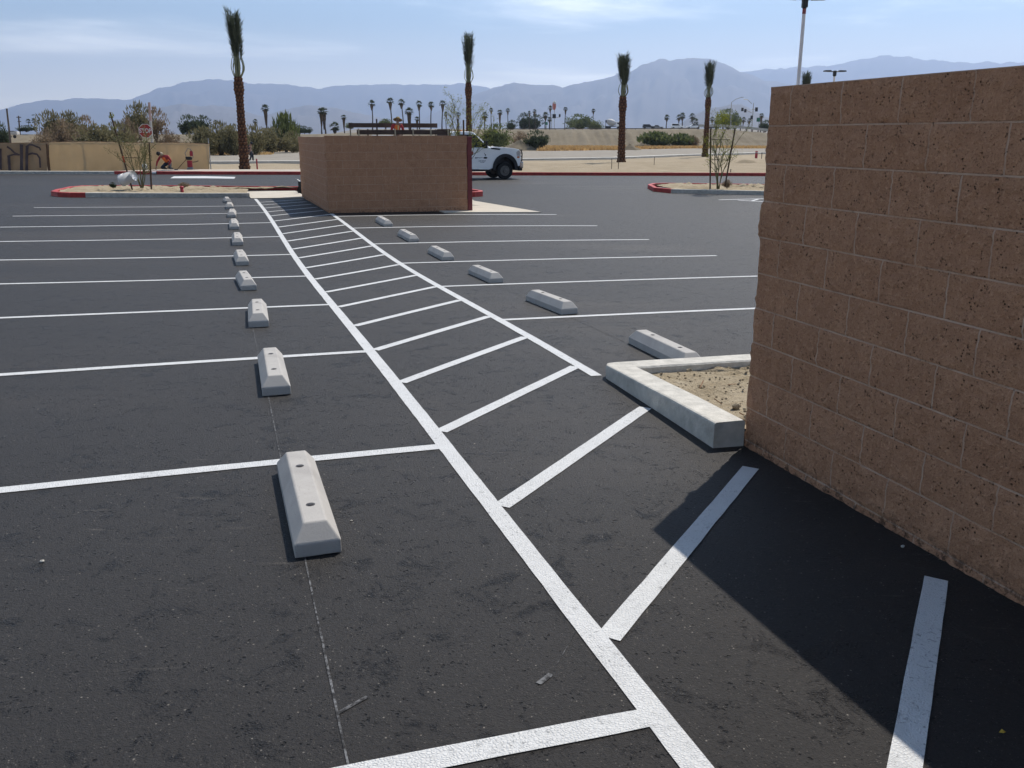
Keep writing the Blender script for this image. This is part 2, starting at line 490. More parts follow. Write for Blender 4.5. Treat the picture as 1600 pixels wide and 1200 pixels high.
# ------------------------------------------------------------------ kerbs
def kerb(name, pts, mat, h=0.15, w=0.15, closed=False, zf=None, top=None):
    """kerb whose outer foot follows pts (x, y); the kerb lies to the left of the line"""
    pts = [np.array(p, float) for p in pts]
    out = []
    for i in range(len(pts) - 1):
        n = max(1, int(np.linalg.norm(pts[i + 1] - pts[i]) / 0.35))
        out += [pts[i] + (pts[i + 1] - pts[i]) * k / n for k in range(n)]
    out.append(pts[-1])
    prof = [(0, -0.12), (0.0, h - 0.016), (0.005, h - 0.005), (0.016, h), (w - 0.012, h), (w, h - 0.012), (w, -0.12)]
    vs = []; n = len(out)
    for i, p in enumerate(out):
        d0 = out[i] - out[max(i - 1, 0)]; d1 = out[min(i + 1, n - 1)] - out[i]
        d0 = d0 / (np.linalg.norm(d0) or 1); d1 = d1 / (np.linalg.norm(d1) or 1)
        if i == 0: d0 = d1
        if i == n - 1: d1 = d0
        t = d0 + d1; t /= np.linalg.norm(t) or 1
        e = np.array([-t[1], t[0]]); sc_ = 1 / max(0.6, float(np.dot(t, d1)))
        z = float(zf(*p)) if zf else float(gz(*p))
        for (o_, zz_) in prof:
            q = p + e * o_ * sc_
            vs.append((q[0], q[1], z + zz_ + 0.003 * noise.noise((q[0] * 3, q[1] * 3, zz_ * 9))))
    m = MB(); k = len(prof)
    fs = [(i * k + j, i * k + j + 1, (i + 1) * k + j + 1, (i + 1) * k + j) for i in range(n - 1) for j in range(k - 1)]
    fs += [tuple(range(k)), tuple((n - 1) * k + j for j in range(k - 1, -1, -1))]
    m.add(vs, fs)
    return tag(m.build(name, M[mat], fixn=True, bevel=0), kind='structure')

def soil_mat(name, c, c2, sc_=3.0, b=0.8):
    t = NT(name)
    c = tuple(x * KA for x in c); c2 = tuple(x * KA for x in c2)
    f = t.rng(t.noise(sc_, 7, 0.65), 0.3, 0.7)
    g = t.noise(40, 5, 0.7)
    col = t.mix(f, c, c2)
    col = t.mix(t.math('MULTIPLY', t.rng(g, 0.55, 0.75), 0.6), col, tuple(x * 0.45 for x in c))
    return t.out(col, 0.95, t.bump(t.math('ADD', g, t.noise(12, 5, 0.65)), b, 0.03), spec=0.1)
M['soil'] = soil_mat('soil', (0.36, 0.285, 0.18), (0.52, 0.43, 0.30))

def bed(name, outline_ab, base, amp, step, mat='soil', seed=0, clod=0.0):
    """a lumpy bed of earth filling a polygon given in (a, b)"""
    pa = np.array(outline_ab, float)
    lo, hi = pa.min(0), pa.max(0)
    na, nb = int((hi[0] - lo[0]) / step) + 1, int((hi[1] - lo[1]) / step) + 1
    ca, cb = pa.mean(0)
    # star-shaped fill: rings from the centre to the outline
    per = []
    for i in range(len(pa)):
        p, q = pa[i], pa[(i + 1) % len(pa)]
        n = max(1, int(np.linalg.norm(q - p) / step)); per += [p + (q - p) * k / n for k in range(n)]
    rings = max(3, int(min(hi - lo) / 2 / step))
    vs = []; fs = []
    for r in range(rings + 1):
        for p in per:
            q = np.array([ca, cb]) + (p - (ca, cb)) * r / rings
            x, y = xy(*q)
            hgt = amp * (noise.fractal((x * 1.3 + seed, y * 1.3, 0), 0.8, 2.1, 5) * 0.6)
            if clod:
                c_ = noise.noise((x * 9 + seed, y * 9, 3)) ; hgt += clod * max(0, c_ - 0.15) * 1.6
                hgt += clod * 0.35 * noise.noise((x * 31, y * 31, seed))
            vs.append((x, y, float(hab(*q)) + base - (drop(x, y) if name == 'planter_soil' else 0) + hgt * (1 if r < rings else 0.2)))
    n = len(per)
    for r in range(rings):
        for i in range(n): fs.append((r * n + i, (r + 1) * n + i, (r + 1) * n + (i + 1) % n, r * n + (i + 1) % n))
    o = np_mesh(name, vs, fs, M[mat])
    if sum(pp.normal.z for pp in o.data.polygons) < 0: o.data.flip_normals()
    return tag(o, kind='structure')

# planter at the foot of the near wall
NEAR_END = 2.28
def drop(x, y): return 0.052 * min(1.0, max(0.0, (float(toab(x, y)[0]) - 2.4) / 1.6))
def L(*ab): return [xy(*p) for p in ab]
kerb('concrete_kerb', L((2.285, 1.59), (2.9, 1.615), (4.02, 1.655), (4.085, 1.69), (4.10, 1.76), (4.10, 9.5))[::-1], 'kerb_concrete', 0.16, 0.205, zf=lambda x, y: float(gz(x, y)) - drop(x, y))
bed('planter_soil', [(2.31, 1.74), (4.0, 1.80), (4.0, 9.2), (2.31, 9.2)], 0.095, 0.05, 0.04, seed=4, clod=0.075)

# planter island beyond the bay, with a red nose
isl = [(29.3, -0.1), (29.3, -5.1)]
kerb('concrete_kerb', L(*isl)[::1][::-1], 'kerb_concrete')
nose = [(29.3, -5.1), (29.35, -5.55), (29.7, -5.95), (30.4, -6.25), (32, -6.35), (34.5, -6.3), (35.4, -6.0), (35.7, -5.4), (35.4, -3), (33.9, 2.3), (33.4, 5.0)]
kerb('red_kerb', L(*nose)[::-1], 'red_paint')
bed('island_soil', [(29.42, -0.2), (29.42, -5.2), (29.9, -5.95), (32, -6.2), (34.6, -6.1), (35.3, -5.4), (33.75, 2.0), (33.2, 0.0)], 0.12, 0.10, 0.16, seed=9, clod=0.10)
def flat_poly(name, ab, mat, dz=0.03, thick=0.1):
    m = MB(); n = len(ab)
    top = [P(a, b, dz) for a, b in ab]
    m.add([tuple(p) for p in top] + [(p.x, p.y, p.z - thick) for p in top],
          [tuple(range(n)), tuple(range(2 * n - 1, n - 1, -1))] + [(i, n + i, n + (i + 1) % n, (i + 1) % n) for i in range(n)])
    return tag(m.build(name, M[mat], fixn=True), kind='structure')
flat_poly('concrete_slab', [(28.35, -0.1), (28.35, 1.72), (33.3, 1.72), (33.3, -0.1)], 'slab')
flat_poly('concrete_slab', [(20.85, 4.5), (20.85, 7.2), (24.9, 6.45), (27.2, 6.9), (27.2, 4.5)], 'slab')
kerb('red_kerb', L((27.1, 5.6), (27.1, 7.1), (27.35, 7.45), (27.9, 7.6), (31.0, 7.4)), 'red_paint', 0.17)
bed('island_soil', [(27.3, 2.0), (27.3, 7.2), (31.5, 7.2), (33.2, 2.0)], 0.1, 0.10, 0.3, seed=14, clod=0.08)

# planter island behind the near wall
kerb('concrete_kerb', L((27.4, 14.6), (25.75, 17.3), (24.0, 21.5)), 'kerb_concrete')
kerb('red_kerb', L((24.6, 25), (28.6, 20.6), (31.2, 16.4), (31.1, 15.7), (30.3, 15.1), (28.4, 14.4), (27.4, 14.6)), 'red_paint')
bed('island_soil', [(27.5, 14.85), (30.2, 15.4), (30.95, 16.4), (28.3, 20.6), (24.6, 23.5), (24.3, 21.5), (25.95, 17.3)], 0.12, 0.10, 0.16, seed=21, clod=0.10)

# far kerb of the drive: plain concrete, then red
xr = onz(178, 272.4, ZFAR).x
kerb('concrete_kerb', [(x, float(YK(x))) for x in (-46, -36, xr)], 'kerb_concrete', 0.15, 0.5)
kerb('red_kerb', [(x, float(YK(x))) for x in (xr, -10, 0, 12, 30, 50)], 'red_paint', 0.16, 0.2)

# ------------------------------------------------------------------ desert
def ground_mat():
    t = NT('desert_ground')
    o = t.obj()
    f = t.rng(t.noise(0.05, 7, 0.62), 0.3, 0.7)
    g = t.rng(t.noise(0.6, 6, 0.65), 0.3, 0.75)
    col = t.mix(f, (0.235, 0.185, 0.12), (0.32, 0.26, 0.18))
    col = t.mix(t.math('MULTIPLY', g, 0.5), col, (0.38, 0.315, 0.22))
    spk = t.rng(t.noise(3.0, 5, 0.7), 0.60, 0.75)
    col = t.mix(t.math('MULTIPLY', spk, 0.6), col, (0.13, 0.10, 0.065))
    return t.out(col, 0.95, t.bump(t.noise(2.5, 6, 0.7), 0.7, 0.15), spec=0.1)
M['ground'] = ground_mat()
rows = [-11000, -6000, -900, -150, -30, -8, 10, 30, 40, 'a', 'b', 52.3, 53.5, 55, 57, 59.5, 62, 66, 71, 76, 82, 90, 100, 112, 125, 138, 152, 170, 200, 240, 300, 380, 500, 700, 1000, 1500, 2500, 4500, 8000, 12000, 18000]
phi = np.linspace(R(-48), R(48), 240)
GV = []
for r in rows:
    for p_ in phi:
        if isinstance(r, str):
            x = math.tan(p_) * (45 + 60); y = float(YK(max(-46, min(50, x)))) + (0.1 if r == 'a' else 0.14)
        else:
            x = math.tan(p_) * (abs(r) + 60); y = r
        if y < float(YK(max(-46, min(50, x)))) + 0.12 and y > -6000 and abs(x) < 48 and y > -9: z = float(gz(x, y)) - 0.6
        elif y < 43: z = ZFAR - 0.02 if abs(x) >= 48 else ZFAR - 0.6
        else:
            k = min(1, (y - 44) / 6); near = 1 - min(1, max(0, (y - 52) / 40))
            z = (ZFAR + 0.14) * (1 - k) + DZ * k + (0.10 * noise.fractal((x * 0.25, y * 0.25, 0), 0.9, 2.1, 4)) * k * (0.4 + 0.6 * near)
            if y > 400: z = DZ
        GV.append((x, y, z))
go = np_mesh('ground', GV, grid_faces(len(rows), len(phi)), M['ground'])
if sum(p_.normal.z * p_.area for p_ in go.data.polygons) < 0: go.data.flip_normals()
tag(go, kind='structure')

def patch(name, outline, z, mat, amp=0.0):
    """a sheet (x, y outline, two edges) on the desert floor"""
    (l0, l1) = outline; n = len(l0)
    vs = []; rows_ = 6
    for i in range(n):
        for j in range(rows_ + 1):
            k = j / rows_
            x = l0[i][0] * (1 - k) + l1[i][0] * k; y = l0[i][1] * (1 - k) + l1[i][1] * k
            vs.append((x, y, z + amp * noise.noise((x * 0.5, y * 0.5, 7)) * (0 if j in (0, rows_) else 1)))
    o = np_mesh(name, vs, grid_faces(n, rows_ + 1), M[mat])
    if sum(pp.normal.z for pp in o.data.polygons) < 0: o.data.flip_normals()
    return tag(o, kind='structure')
def densify(ps, n):
    out = []
    for i in range(len(ps) - 1):
        out += [tuple(np.array(ps[i]) + (np.array(ps[i + 1]) - np.array(ps[i])) * k / n) for k in range(n)]
    return out + [tuple(ps[-1])]
M['gravel'] = soil_mat('gravel', (0.30, 0.265, 0.215), (0.39, 0.35, 0.29), 0.5, 0.5)
M['sand'] = soil_mat('sand', (0.33, 0.26, 0.165), (0.44, 0.36, 0.25), 0.6, 0.6)
M['walk'] = simple('sidewalk_concrete', (0.54, 0.46, 0.37), 0.9, 0.1, 0.8)
M['pale_kerb'] = simple('pale_kerb', (0.68, 0.64, 0.56), 0.9, 0.1, 1)
def gl(pxs, Y, z=DZ): return [(X_at(px, yy, z), yy) for px, yy in zip(pxs, Y)]
patch('sidewalk', (densify([(x, float(YK(x)) + 0.22) for x in (-21.5, -15, -7, 0)], 3), densify([(x, float(YK(x)) + 3.0) for x in (-20, -15, -7, 0)], 3)), ZFAR + 0.165, 'walk')
# the street beyond: a pale kerb line and a gravel carriageway
st = [(-62, 64.0), (X_at(328, 65.5), 65.5), (X_at(478, 67), 67), (X_at(850, 74), 74), (X_at(965, 78), 78), (X_at(1060, 88), 88), (X_at(1190, 101), 101), (92, 125)]
kerb('pale_kerb', st, 'pale_kerb', 0.13, 0.9, zf=lambda x, y: DZ + 0.05)
patch('gravel_road', (densify([(x, y + 0.8) for x, y in st], 6), densify([(x * 1.08 - 1, y + 38) for x, y in st], 6)), DZ + 0.13, 'gravel', 0.1)
patch('sandy_verge', (densify([(x_, float(YK(x_)) + 0.25) for x_ in (-1, 6, 14, 26, 48)], 6), densify([(-1, 62), (6, 65), (14, 69), (26, 78), (50, 96)], 6)), DZ + 0.10, 'sand', 0.22)

# embankment of the highway: eroded rills on a steep bank
M['bank'] = soil_mat('bank_earth', (0.19, 0.155, 0.105), (0.28, 0.235, 0.165), 0.25, 0.9)
ex = np.arange(-150, 110, 0.33)
prof = [(150, 0), (152, 0.06), (154, 0.16), (157, 0.34), (160, 0.52), (163, 0.70), (166, 0.86), (168, 0.95), (170, 1.0), (173, 1.0), (180, 0.96), (200, 0.6), (240, 0.15)]
tops = [(-2000, 210), (480, 210), (530, 208.5), (620, 204), (760, 203), (850, 202.3), (1090, 201.6), (1130, 201.6), (1200, 208), (1400, 214)]
EV = []
for yy, h in prof:
    for x in ex:
        px = 800 + F * x / (CP * yy)
        zt = (212 - np.interp(px, [t_[0] for t_ in tops], [t_[1] for t_ in tops])) / F * 168 * CP * CP + ZO
        rill = noise.noise((x * 0.85 + 0.5 * noise.noise((x * 0.3, yy * 0.2, 0)), yy * 0.10, 1.0)) * 0.8 + noise.noise((x * 2.0, yy * 0.12, 5)) * 0.45
        amp = 4 * h * (1 - h) if yy < 170 else 0.1
        EV.append((x + rill * 0.2, yy + rill * 0.6 * amp, DZ + (zt - DZ) * h + rill * amp * 0.7 + 0.06 * noise.noise((x * .6, yy, 2))))
eo = np_mesh('embankment', EV, grid_faces(len(prof), len(ex)), M['bank'])
if sum(p_.normal.z for p_ in eo.data.polygons) < 0: eo.data.flip_normals()
tag(eo, kind='structure')

# highway behind the bank
hw = MB()
HZ_ = 2.78 + ZO - 0.25
xa, xb = X_at(560, 352), X_at(1420, 352)
hw.add([(xa - 25, 340, DZ - 0.2), (xa, 352, HZ_), (xa, 384, HZ_), (xa - 25, 396, DZ - 0.2), (xb, 340, DZ - 0.2), (xb, 352, HZ_), (xb, 384, HZ_), (xb, 396, DZ - 0.2)],
       [(0, 1, 5, 4), (1, 2, 6, 5), (2, 3, 7, 6), (0, 3, 2, 1), (4, 5, 6, 7)])
M['highway'] = simple('highway_concrete', (0.34, 0.31, 0.27), 0.9, 0.1, 0.2)
tag(hw.build('highway', M['highway'], fixn=True), kind='structure')

# ------------------------------------------------------------------ mountains
def rock_mat():
    t = NT('mountain_rock')
    f = t.rng(t.noise(0.0016, 8, 0.62), 0.3, 0.7)
    return t.out(t.mix(f, (0.13, 0.115, 0.10), (0.18, 0.158, 0.135)), 0.95, spec=0.05)
M['rock'] = rock_mat()
def range_of_hills(name, D, prof_px, seed, wob=0.032, x0=-500, x1=2100, step=3.5, rows_=26):
    xs = np.arange(x0, x1, step)
    px_, py_ = [p[0] for p in prof_px], [p[1] for p in prof_px]
    vs = []
    for j in range(rows_ + 1):
        t = j / rows_
        dist = D * (0.72 + 0.46 * t)
        for x in xs:
            az = math.atan2((x - 800) / F, CP)
            crest = max(0.0, (212 - float(np.interp(x, px_, py_))) / F * D * math.cos(az) * CP * CP)
            s_ = t / 0.61
            shape = (s_ ** 1.25) if s_ <= 1 else max(0.0, 1 - (s_ - 1) * 1.7)
            wx, wy = math.sin(az) * dist, math.cos(az) * dist
            q = (wx / (D * 0.055) + seed, wy / (D * 0.055), seed * 1.7)
            rid = 1 - abs(noise.fractal(q, 0.9, 2.1, 6)) * 1.7
            env = min(1, s_ * 1.6) if s_ <= 1 else 1
            h = crest * shape * (1 + 0.0) + (rid - 0.55) * crest * 0.24 * env * (1 - 0.97 * math.exp(-((s_ - 1) / 0.10) ** 2))
            h += crest * wob * noise.fractal((wx / (D * 0.012), wy / (D * 0.03), seed), 0.9, 2.0, 4) * math.exp(-((s_ - 1) / 0.2) ** 2)
            vs.append((wx, wy, max(h, -30 if j else 0) + DZ - (30 if j in (0, rows_) else 4)))
    o = np_mesh(name, vs, grid_faces(rows_ + 1, len(xs)), M['rock'])
    if sum(pp.normal.z * pp.area for pp in o.data.polygons) < 0: o.data.flip_normals()
    return tag(o, kind='structure')
far_r = [(-500, 206), (-100, 203), (0, 193), (15, 187), (60, 172), (120, 156), (170, 154), (200, 152), (250, 155), (290, 140), (330, 128), (365, 124), (400, 124), (440, 131), (480, 130), (520, 137), (560, 132), (620, 131), (680, 131), (735, 130), (768, 137), (800, 150),
         (900, 150), (1000, 140), (1100, 118), (1130, 111), (1180, 107), (1240, 103), (1290, 95), (1330, 86), (1380, 93), (1450, 97), (1540, 97), (1570, 104), (1650, 112), (1800, 120), (2100, 150)]
mid_r = [(-500, 214), (620, 212), (680, 180), (720, 160), (760, 140), (790, 130), (800, 128), (830, 130), (860, 131), (872, 136), (900, 128), (940, 118), (975, 108), (985, 99), (1010, 93), (1040, 91), (1080, 92), (1095, 97), (1130, 113), (1160, 125), (1200, 130), (1300, 128), (1400, 135), (1600, 150), (2100, 205)]
near_r = [(-500, 216), (180, 214), (225, 186), (260, 179), (300, 165), (325, 160), (345, 164), (370, 163), (400, 166), (440, 180), (465, 172), (490, 166), (510, 163), (545, 167), (590, 178), (640, 190), (700, 202), (760, 214), (2100, 216)]
hill_r = [(-500, 217), (985, 217), (1035, 196), (1062, 178), (1080, 168), (1098, 165), (1112, 160), (1130, 161), (1145, 170), (1170, 182), (1195, 190), (1260, 217), (2100, 217)]
range_of_hills('mountains', 15000, far_r, 3.1)
range_of_hills('mountains', 10500, mid_r, 8.4)
range_of_hills('hills', 8200, near_r, 5.7, x0=150, x1=800)
range_of_hills('hills', 5200, hill_r, 12.2, x0=960, x1=1300, step=2.0)

# ------------------------------------------------------------------ the air
hz = MB().box((0, 3500, 700 - 6 + DZ), (42000, 30000, 1412))
t = NT('haze_air')
t.t.nodes.remove(t.b)
vp = t.n('ShaderNodeVolumePrincipled')
vp.inputs['Color'].default_value = (0.53, 0.68, 0.98, 1)
vp.inputs['Density'].default_value = 0.000122
vp.inputs['Anisotropy'].default_value = 0.42
t.l(vp.outputs[0], t.t.nodes['Material Output'].inputs['Volume'])
tag(hz.build('haze', t.mat), kind='stuff')

# ------------------------------------------------------------------ split-face block walls
CO = 0.2032                            # one course
def block_mat(name='split_face_block', joint=0.0052, show=0.85):
    t = NT(name)
    tcu = t.n('ShaderNodeUVMap'); tcu.uv_map = 'face'
    br = t.n('ShaderNodeTexBrick'); t.l(tcu.outputs[0], br.inputs['Vector'])
    br.offset = 0.5; br.offset_frequency = 2
    for k, v in (('Scale', 1.0), ('Mortar Size', joint), ('Mortar Smooth', 0.35), ('Bias', 0.0), ('Brick Width', 2 * CO), ('Row Height', CO)): br.inputs[k].default_value = v
    br.inputs['Color1'].default_value = (0, 0, 0, 1); br.inputs['Color2'].default_value = (1, 1, 1, 1); br.inputs['Mortar'].default_value = (0.5, 0.5, 0.5, 1)
    tone = t.n('ShaderNodeSeparateColor'); t.l(br.outputs['Color'], tone.inputs[0])
    n1 = t.noise(5.5, 5, 0.65); n2 = t.noise(38, 5, 0.72); n3 = t.noise(130, 3, 0.6)
    col = t.mix(t.rng(n1, 0.3, 0.7), (0.3277, 0.1656, 0.0927), (0.4393, 0.2372, 0.1354))
    col = t.mix(t.math('MULTIPLY', tone.outputs[0], 0.22), col, (0.5020, 0.2758, 0.1629))
    col = t.mix(t.math('MULTIPLY', t.rng(n2, 0.50, 0.70), 0.6), col, (0.5858, 0.3422, 0.2058))
    pits = t.rng(t.voro(58, vec=None), 0.30, 0.14)
    pm = t.rng(t.noise(17, 4, 0.65), 0.50, 0.60)
    pit = t.math('MULTIPLY', pits, pm)
    col = t.mix(t.math('MULTIPLY', pit, 0.85), col, (0.0489, 0.0243, 0.0154))
    grain = t.rng(n3, 0.56, 0.66)
    col = t.mix(t.math('MULTIPLY', grain, 0.6), col, (0.1394, 0.0717, 0.0428))
    mort = t.mix(t.rng(t.noise(12, 4), 0.3, 0.7), (0.52, 0.37, 0.27), (0.45, 0.315, 0.225))
    vis = t.math('MULTIPLY', br.outputs['Fac'], t.rng(t.noise(3.1, 4, 0.65), 0.32, 0.56, 0.25, 1.0))
    vis = t.math('MULTIPLY', vis, show)
    col = t.mix(vis, col, mort)
    sz = t.n('ShaderNodeSeparateXYZ'); t.l(t.obj(), sz.inputs[0])
    tar = t.math('MULTIPLY', t.rng(sz.outputs[2], 0.23, 0.13), t.rng(t.noise(16, 5, 0.75), 0.50, 0.58))
    col = t.mix(t.math('MULTIPLY', tar, 0.7), col, (0.0174, 0.0156, 0.0155))
    h = t.math('SUBTRACT', t.math('ADD', n2, t.math('MULTIPLY', n3, 0.3)), t.math('MULTIPLY', pit, 1.4))
    h = t.math('MULTIPLY', h, t.math('SUBTRACT', 1.0, t.math('MULTIPLY', vis, 0.8)))
    return t.out(col, 0.93, t.bump(h, 1.0, 0.016), spec=0.15)
M['block'] = block_mat()
M['block_far'] = block_mat('weathered_block', 0.006, 0.6)
M['block_top'] = simple('block_cap', (0.46, 0.36, 0.27), 0.9, 0.15, 8, 0.4, 60, 0.004)

def block_wall(name, length, height, thick, parent, loc, rz, fine=0.03, fine_from=0.0, fine_to=None, seed=0, mat='block'):
    """wall along local +x from 0, face towards local -y, z from 0 to height; courses are counted from the top"""
    fine_to = length if fine_to is None else fine_to
    xs = list(np.arange(0, fine_from, 0.12)) + list(np.arange(fine_from, fine_to, fine)) + list(np.arange(fine_to, length, 0.12)) + [length]
    nzr = int(round(height / fine)); zs = np.linspace(0, height, nzr + 1)
    off = math.ceil(height / CO) * CO - height            # top edge falls on a joint
    def disp(x, z, s):
        r = int((z + off) // CO); sh = 0.5 if r % 2 else 0.0
        c = int(math.floor(x / (2 * CO) + sh))
        bx = (x / (2 * CO) + sh) % 1 * 2 * CO; bz = (z + off) % CO
        e = min(bx, 2 * CO - bx, bz, CO - bz)
        edge = min(1, e / 0.022)
        per = 0.004 * noise.cell((c * 1.3 + 0.5, r * 1.7 + 0.5, seed + s))
        tilt = 0.003 * noise.cell((c * 2.1 + 9, r * 1.1 + 3, seed + s)) * (bx / (2 * CO) - 0.5) * 2
        rough = 0.008 * noise.fractal((x * 19 + seed, z * 19, s * 5.0), 0.7, 2.2, 4) + 0.004 * noise.noise((x * 6, z * 6, seed + s + 3.3))
        return (per + tilt + rough + 0.006) * edge - 0.004
    V_, F_, UVv = [], [], []
    nx = len(xs)
    def face(fun, us, ws, uo):
        b = len(V_)
        for w in ws:
            for u_ in us: V_.append(fun(u_, w)); UVv.append((u_ + uo, w + off))
        n = len(us)
        for j in range(len(ws) - 1):
            for i in range(n - 1): F_.append((b + j * n + i, b + j * n + i + 1, b + (j + 1) * n + i + 1, b + (j + 1) * n + i))
    endj = lambda w, s: 0.014 * noise.noise((w * 6 + seed, s, 2)) + 0.007 * noise.noise((w * 25, s, 4)) + 0.008 * noise.cell((int((w + off) // CO) + 0.5, s + 0.5, seed + 7))
    def fx(u_, w):   # pull the ends in and out course by course
        k0 = max(0, 1 - u_ / 0.05); k1 = max(0, 1 - (length - u_) / 0.05)
        return u_ - k0 * endj(w, 0) + k1 * endj(w, 1)
    topk = lambda w: min(1, (height - w) / 0.03)
    face(lambda u_, w: (fx(u_, w), -disp(u_, w, 0) * topk(w), w), xs, zs, 0)
    xs2 = xs[::-1]
    face(lambda u_, w: (fx(u_, w), thick + disp(u_, w, 1) * topk(w), w), xs2, zs, 0)
    ts = np.linspace(0, thick, 6)
    face(lambda u_, w: (fx(length, w) + 0.010 * noise.noise((u_ * 20, w * 14, seed)) * (0 < u_ < thick), -disp(length, w, 0) * topk(w) * (1 - u_ / thick) + (thick + disp(length, w, 1) * topk(w)) * (u_ / thick), w), ts, zs, length)
    face(lambda u_, w: (fx(0, w) - 0.010 * noise.noise((u_ * 20, w * 14, seed + 2)) * (0 < u_ < thick), -disp(0, w, 0) * topk(w) * (1 - u_ / thick) + (thick + disp(0, w, 1) * topk(w)) * (u_ / thick), w), ts[::-1], zs, 0.1)
    nside = len(F_)
    face(lambda u_, w: (fx(u_, height), w, height), xs, [0, thick], 0)
    me = bpy.data.meshes.new(name)
    me.from_pydata(V_, [], F_)
    me.materials.append(M[mat]); me.materials.append(M['block_top'])
    mi = np.zeros(len(F_), np.int32); mi[nside:] = 1
    me.polygons.foreach_set('material_index', mi)
    uv = me.uv_layers.new(name='face')
    li = np.zeros(len(me.loops), np.int32); me.loops.foreach_get('vertex_index', li)
    uv.data.foreach_set('uv', np.array(UVv, np.float32)[li].ravel())
    me.polygons.foreach_set('use_smooth', [True] * len(F_))
    me.update()
    o = bpy.data.objects.new(name, me); COL.objects.link(o)
    o.location = loc; o.rotation_euler = (0, 0, rz)
    if parent: o.parent = parent
    return o

# near wall: x runs from its far end towards and past the photographer
TOPN = 0.255 + ZO
ex_, ey_ = xy(NEAR_END, 1.80)
bz_ = float(hab(1.2, 1.8)) - 0.12
nw = empty('block_wall', (ex_, ey_, bz_), YAW + PI, 'tall brown split-face block wall close to the camera, casting a shadow on the stripes', 'wall')
# local frame: +x = back along the aisle, so the face towards the aisle (-b) lies on local -y when mirrored
w1 = block_wall('wall', 6.5, TOPN - bz_, 0.20, nw, (0, 0, 0), 0, fine=0.0145, fine_from=0.0, fine_to=2.9, seed=3)
w1.location = (0, 0, 0)

# enclosure at the end of the aisle
TOPE = 0.0 + ZO
cx_, cy_ = xy(21.40, 1.585)
ez_ = float(hab(21.3, 3.4)) - 0.12
en = empty('block_enclosure', (cx_, cy_, ez_), YAW - PI / 2, 'low brown block enclosure at the far end of the hatched aisle, hiding a truck', 'enclosure')
block_wall('wall', 3.70, TOPE - ez_, 0.20, en, (0, 0, 0), 0, fine=0.04, seed=21, mat='block_far')
block_wall('wall', 7.4, TOPE - ez_ - 0.03, 0.20, en, (-0.002, 7.62, 0), -PI / 2, fine=0.055, seed=27, mat='block_far')
block_wall('wall', 3.70, TOPE - ez_ - 0.03, 0.20, en, (0.21, 7.42, 0), 0, fine=0.10, seed=29, mat='block_far')
M['red_steel'] = simple('maroon_steel', (0.20, 0.03, 0.032), 0.45, 0.12, 4, spec=0.4)
gp = MB().box((3.775, 0.05, (TOPE - ez_) / 2 - 0.02), (0.125, 0.125, TOPE - ez_ - 0.04)).box((3.775, 0.05, TOPE - ez_ - 0.03), (0.14, 0.14, 0.02))
gp.build('gate_post', M['red_steel'], en, bevel=0.008)
gt = MB()
for z_ in (0.25, 1.0, 1.75): gt.box((3.775, 1.95, z_), (0.05, 3.5, 0.06))
gt.box((3.795, 1.95, 1.0), (0.02, 3.5, 1.6))
gt.build('gate', M['red_steel'], en)

# ------------------------------------------------------------------ wheel stops
def stop_mat():
    t = NT('precast_concrete')
    col = t.mix(t.rng(t.noise(4, 5, 0.6), 0.3, 0.7), (0.3338, 0.3135, 0.2850), (0.4036, 0.3763, 0.3413))
    oi = t.n('ShaderNodeObjectInfo')
    col = t.mix(t.math('MULTIPLY', oi.outputs['Random'], 0.5), col, (0.3557, 0.3373, 0.3097))
    st_ = t.noise(2.2, 5, 0.7)
    col = t.mix(t.math('MULTIPLY', t.rng(st_, 0.52, 0.7), 0.4), col, (0.2372, 0.2213, 0.2048))
    col = t.mix(t.math('MULTIPLY', t.rng(t.noise(26, 6, 0.75), 0.55, 0.75), 0.35), col, (0.2794, 0.2582, 0.2357))
    pit = t.math('MULTIPLY', t.rng(t.voro(70), 0.16, 0.08), t.rng(t.noise(9, 3), 0.52, 0.62))
    col = t.mix(t.math('MULTIPLY', pit, 0.8), col, (0.0931, 0.0886, 0.0810))
    return t.out(col, 0.9, t.bump(t.math('SUBTRACT', t.noise(80, 4, 0.6), pit), 0.3, 0.003), spec=0.2)
M['stop'] = stop_mat()
M['rebar'] = simple('steel_pin', (0.10, 0.09, 0.085), 0.5, 0.3, 30, metal=0.6)
SL, SW, SH = 1.11, 0.20, 0.138
def make_stop():
    m = MB()
    x0, x1, y = 0, SL, SW / 2
    lv = [(0, y, 0.0, 0.002), (0.0, y, 0, 0.064), (0.062, y - 0.05, 0, SH)]
    rings = []
    for (ix, yy, _, z) in lv: rings.append([(x0 + ix, -yy, z), (x1 - ix, -yy, z), (x1 - ix, yy, z), (x0 + ix, yy, z)])
    vs = [p for r in rings for p in r]
    fs = [(3, 2, 1, 0), (8, 9, 10, 11)]
    for k in range(2):
        for i in range(4): fs.append((k * 4 + i, k * 4 + (i + 1) % 4, (k + 1) * 4 + (i + 1) % 4, (k + 1) * 4 + i))
    m.add(vs, fs)
    root = m.build('wheel_stop', M['stop'], bevel=0.007, seg=2)
    for x in (0.26, 0.80):
        p = MB().tube([(x, 0, SH - 0.02), (x, 0, SH + 0.0035)], 0.0135, 10)
        p.tube([(x, 0, SH - 0.001), (x, 0, SH + 0.0012)], [0.021, 0.021], 12)
        p.build('anchor_pin', M['rebar'], root)
    return root
proto = make_stop()
ORD = ['first', 'second', 'third', 'fourth', 'fifth', 'sixth', 'seventh', 'eighth', 'ninth', 'tenth', 'eleventh', 'twelfth']
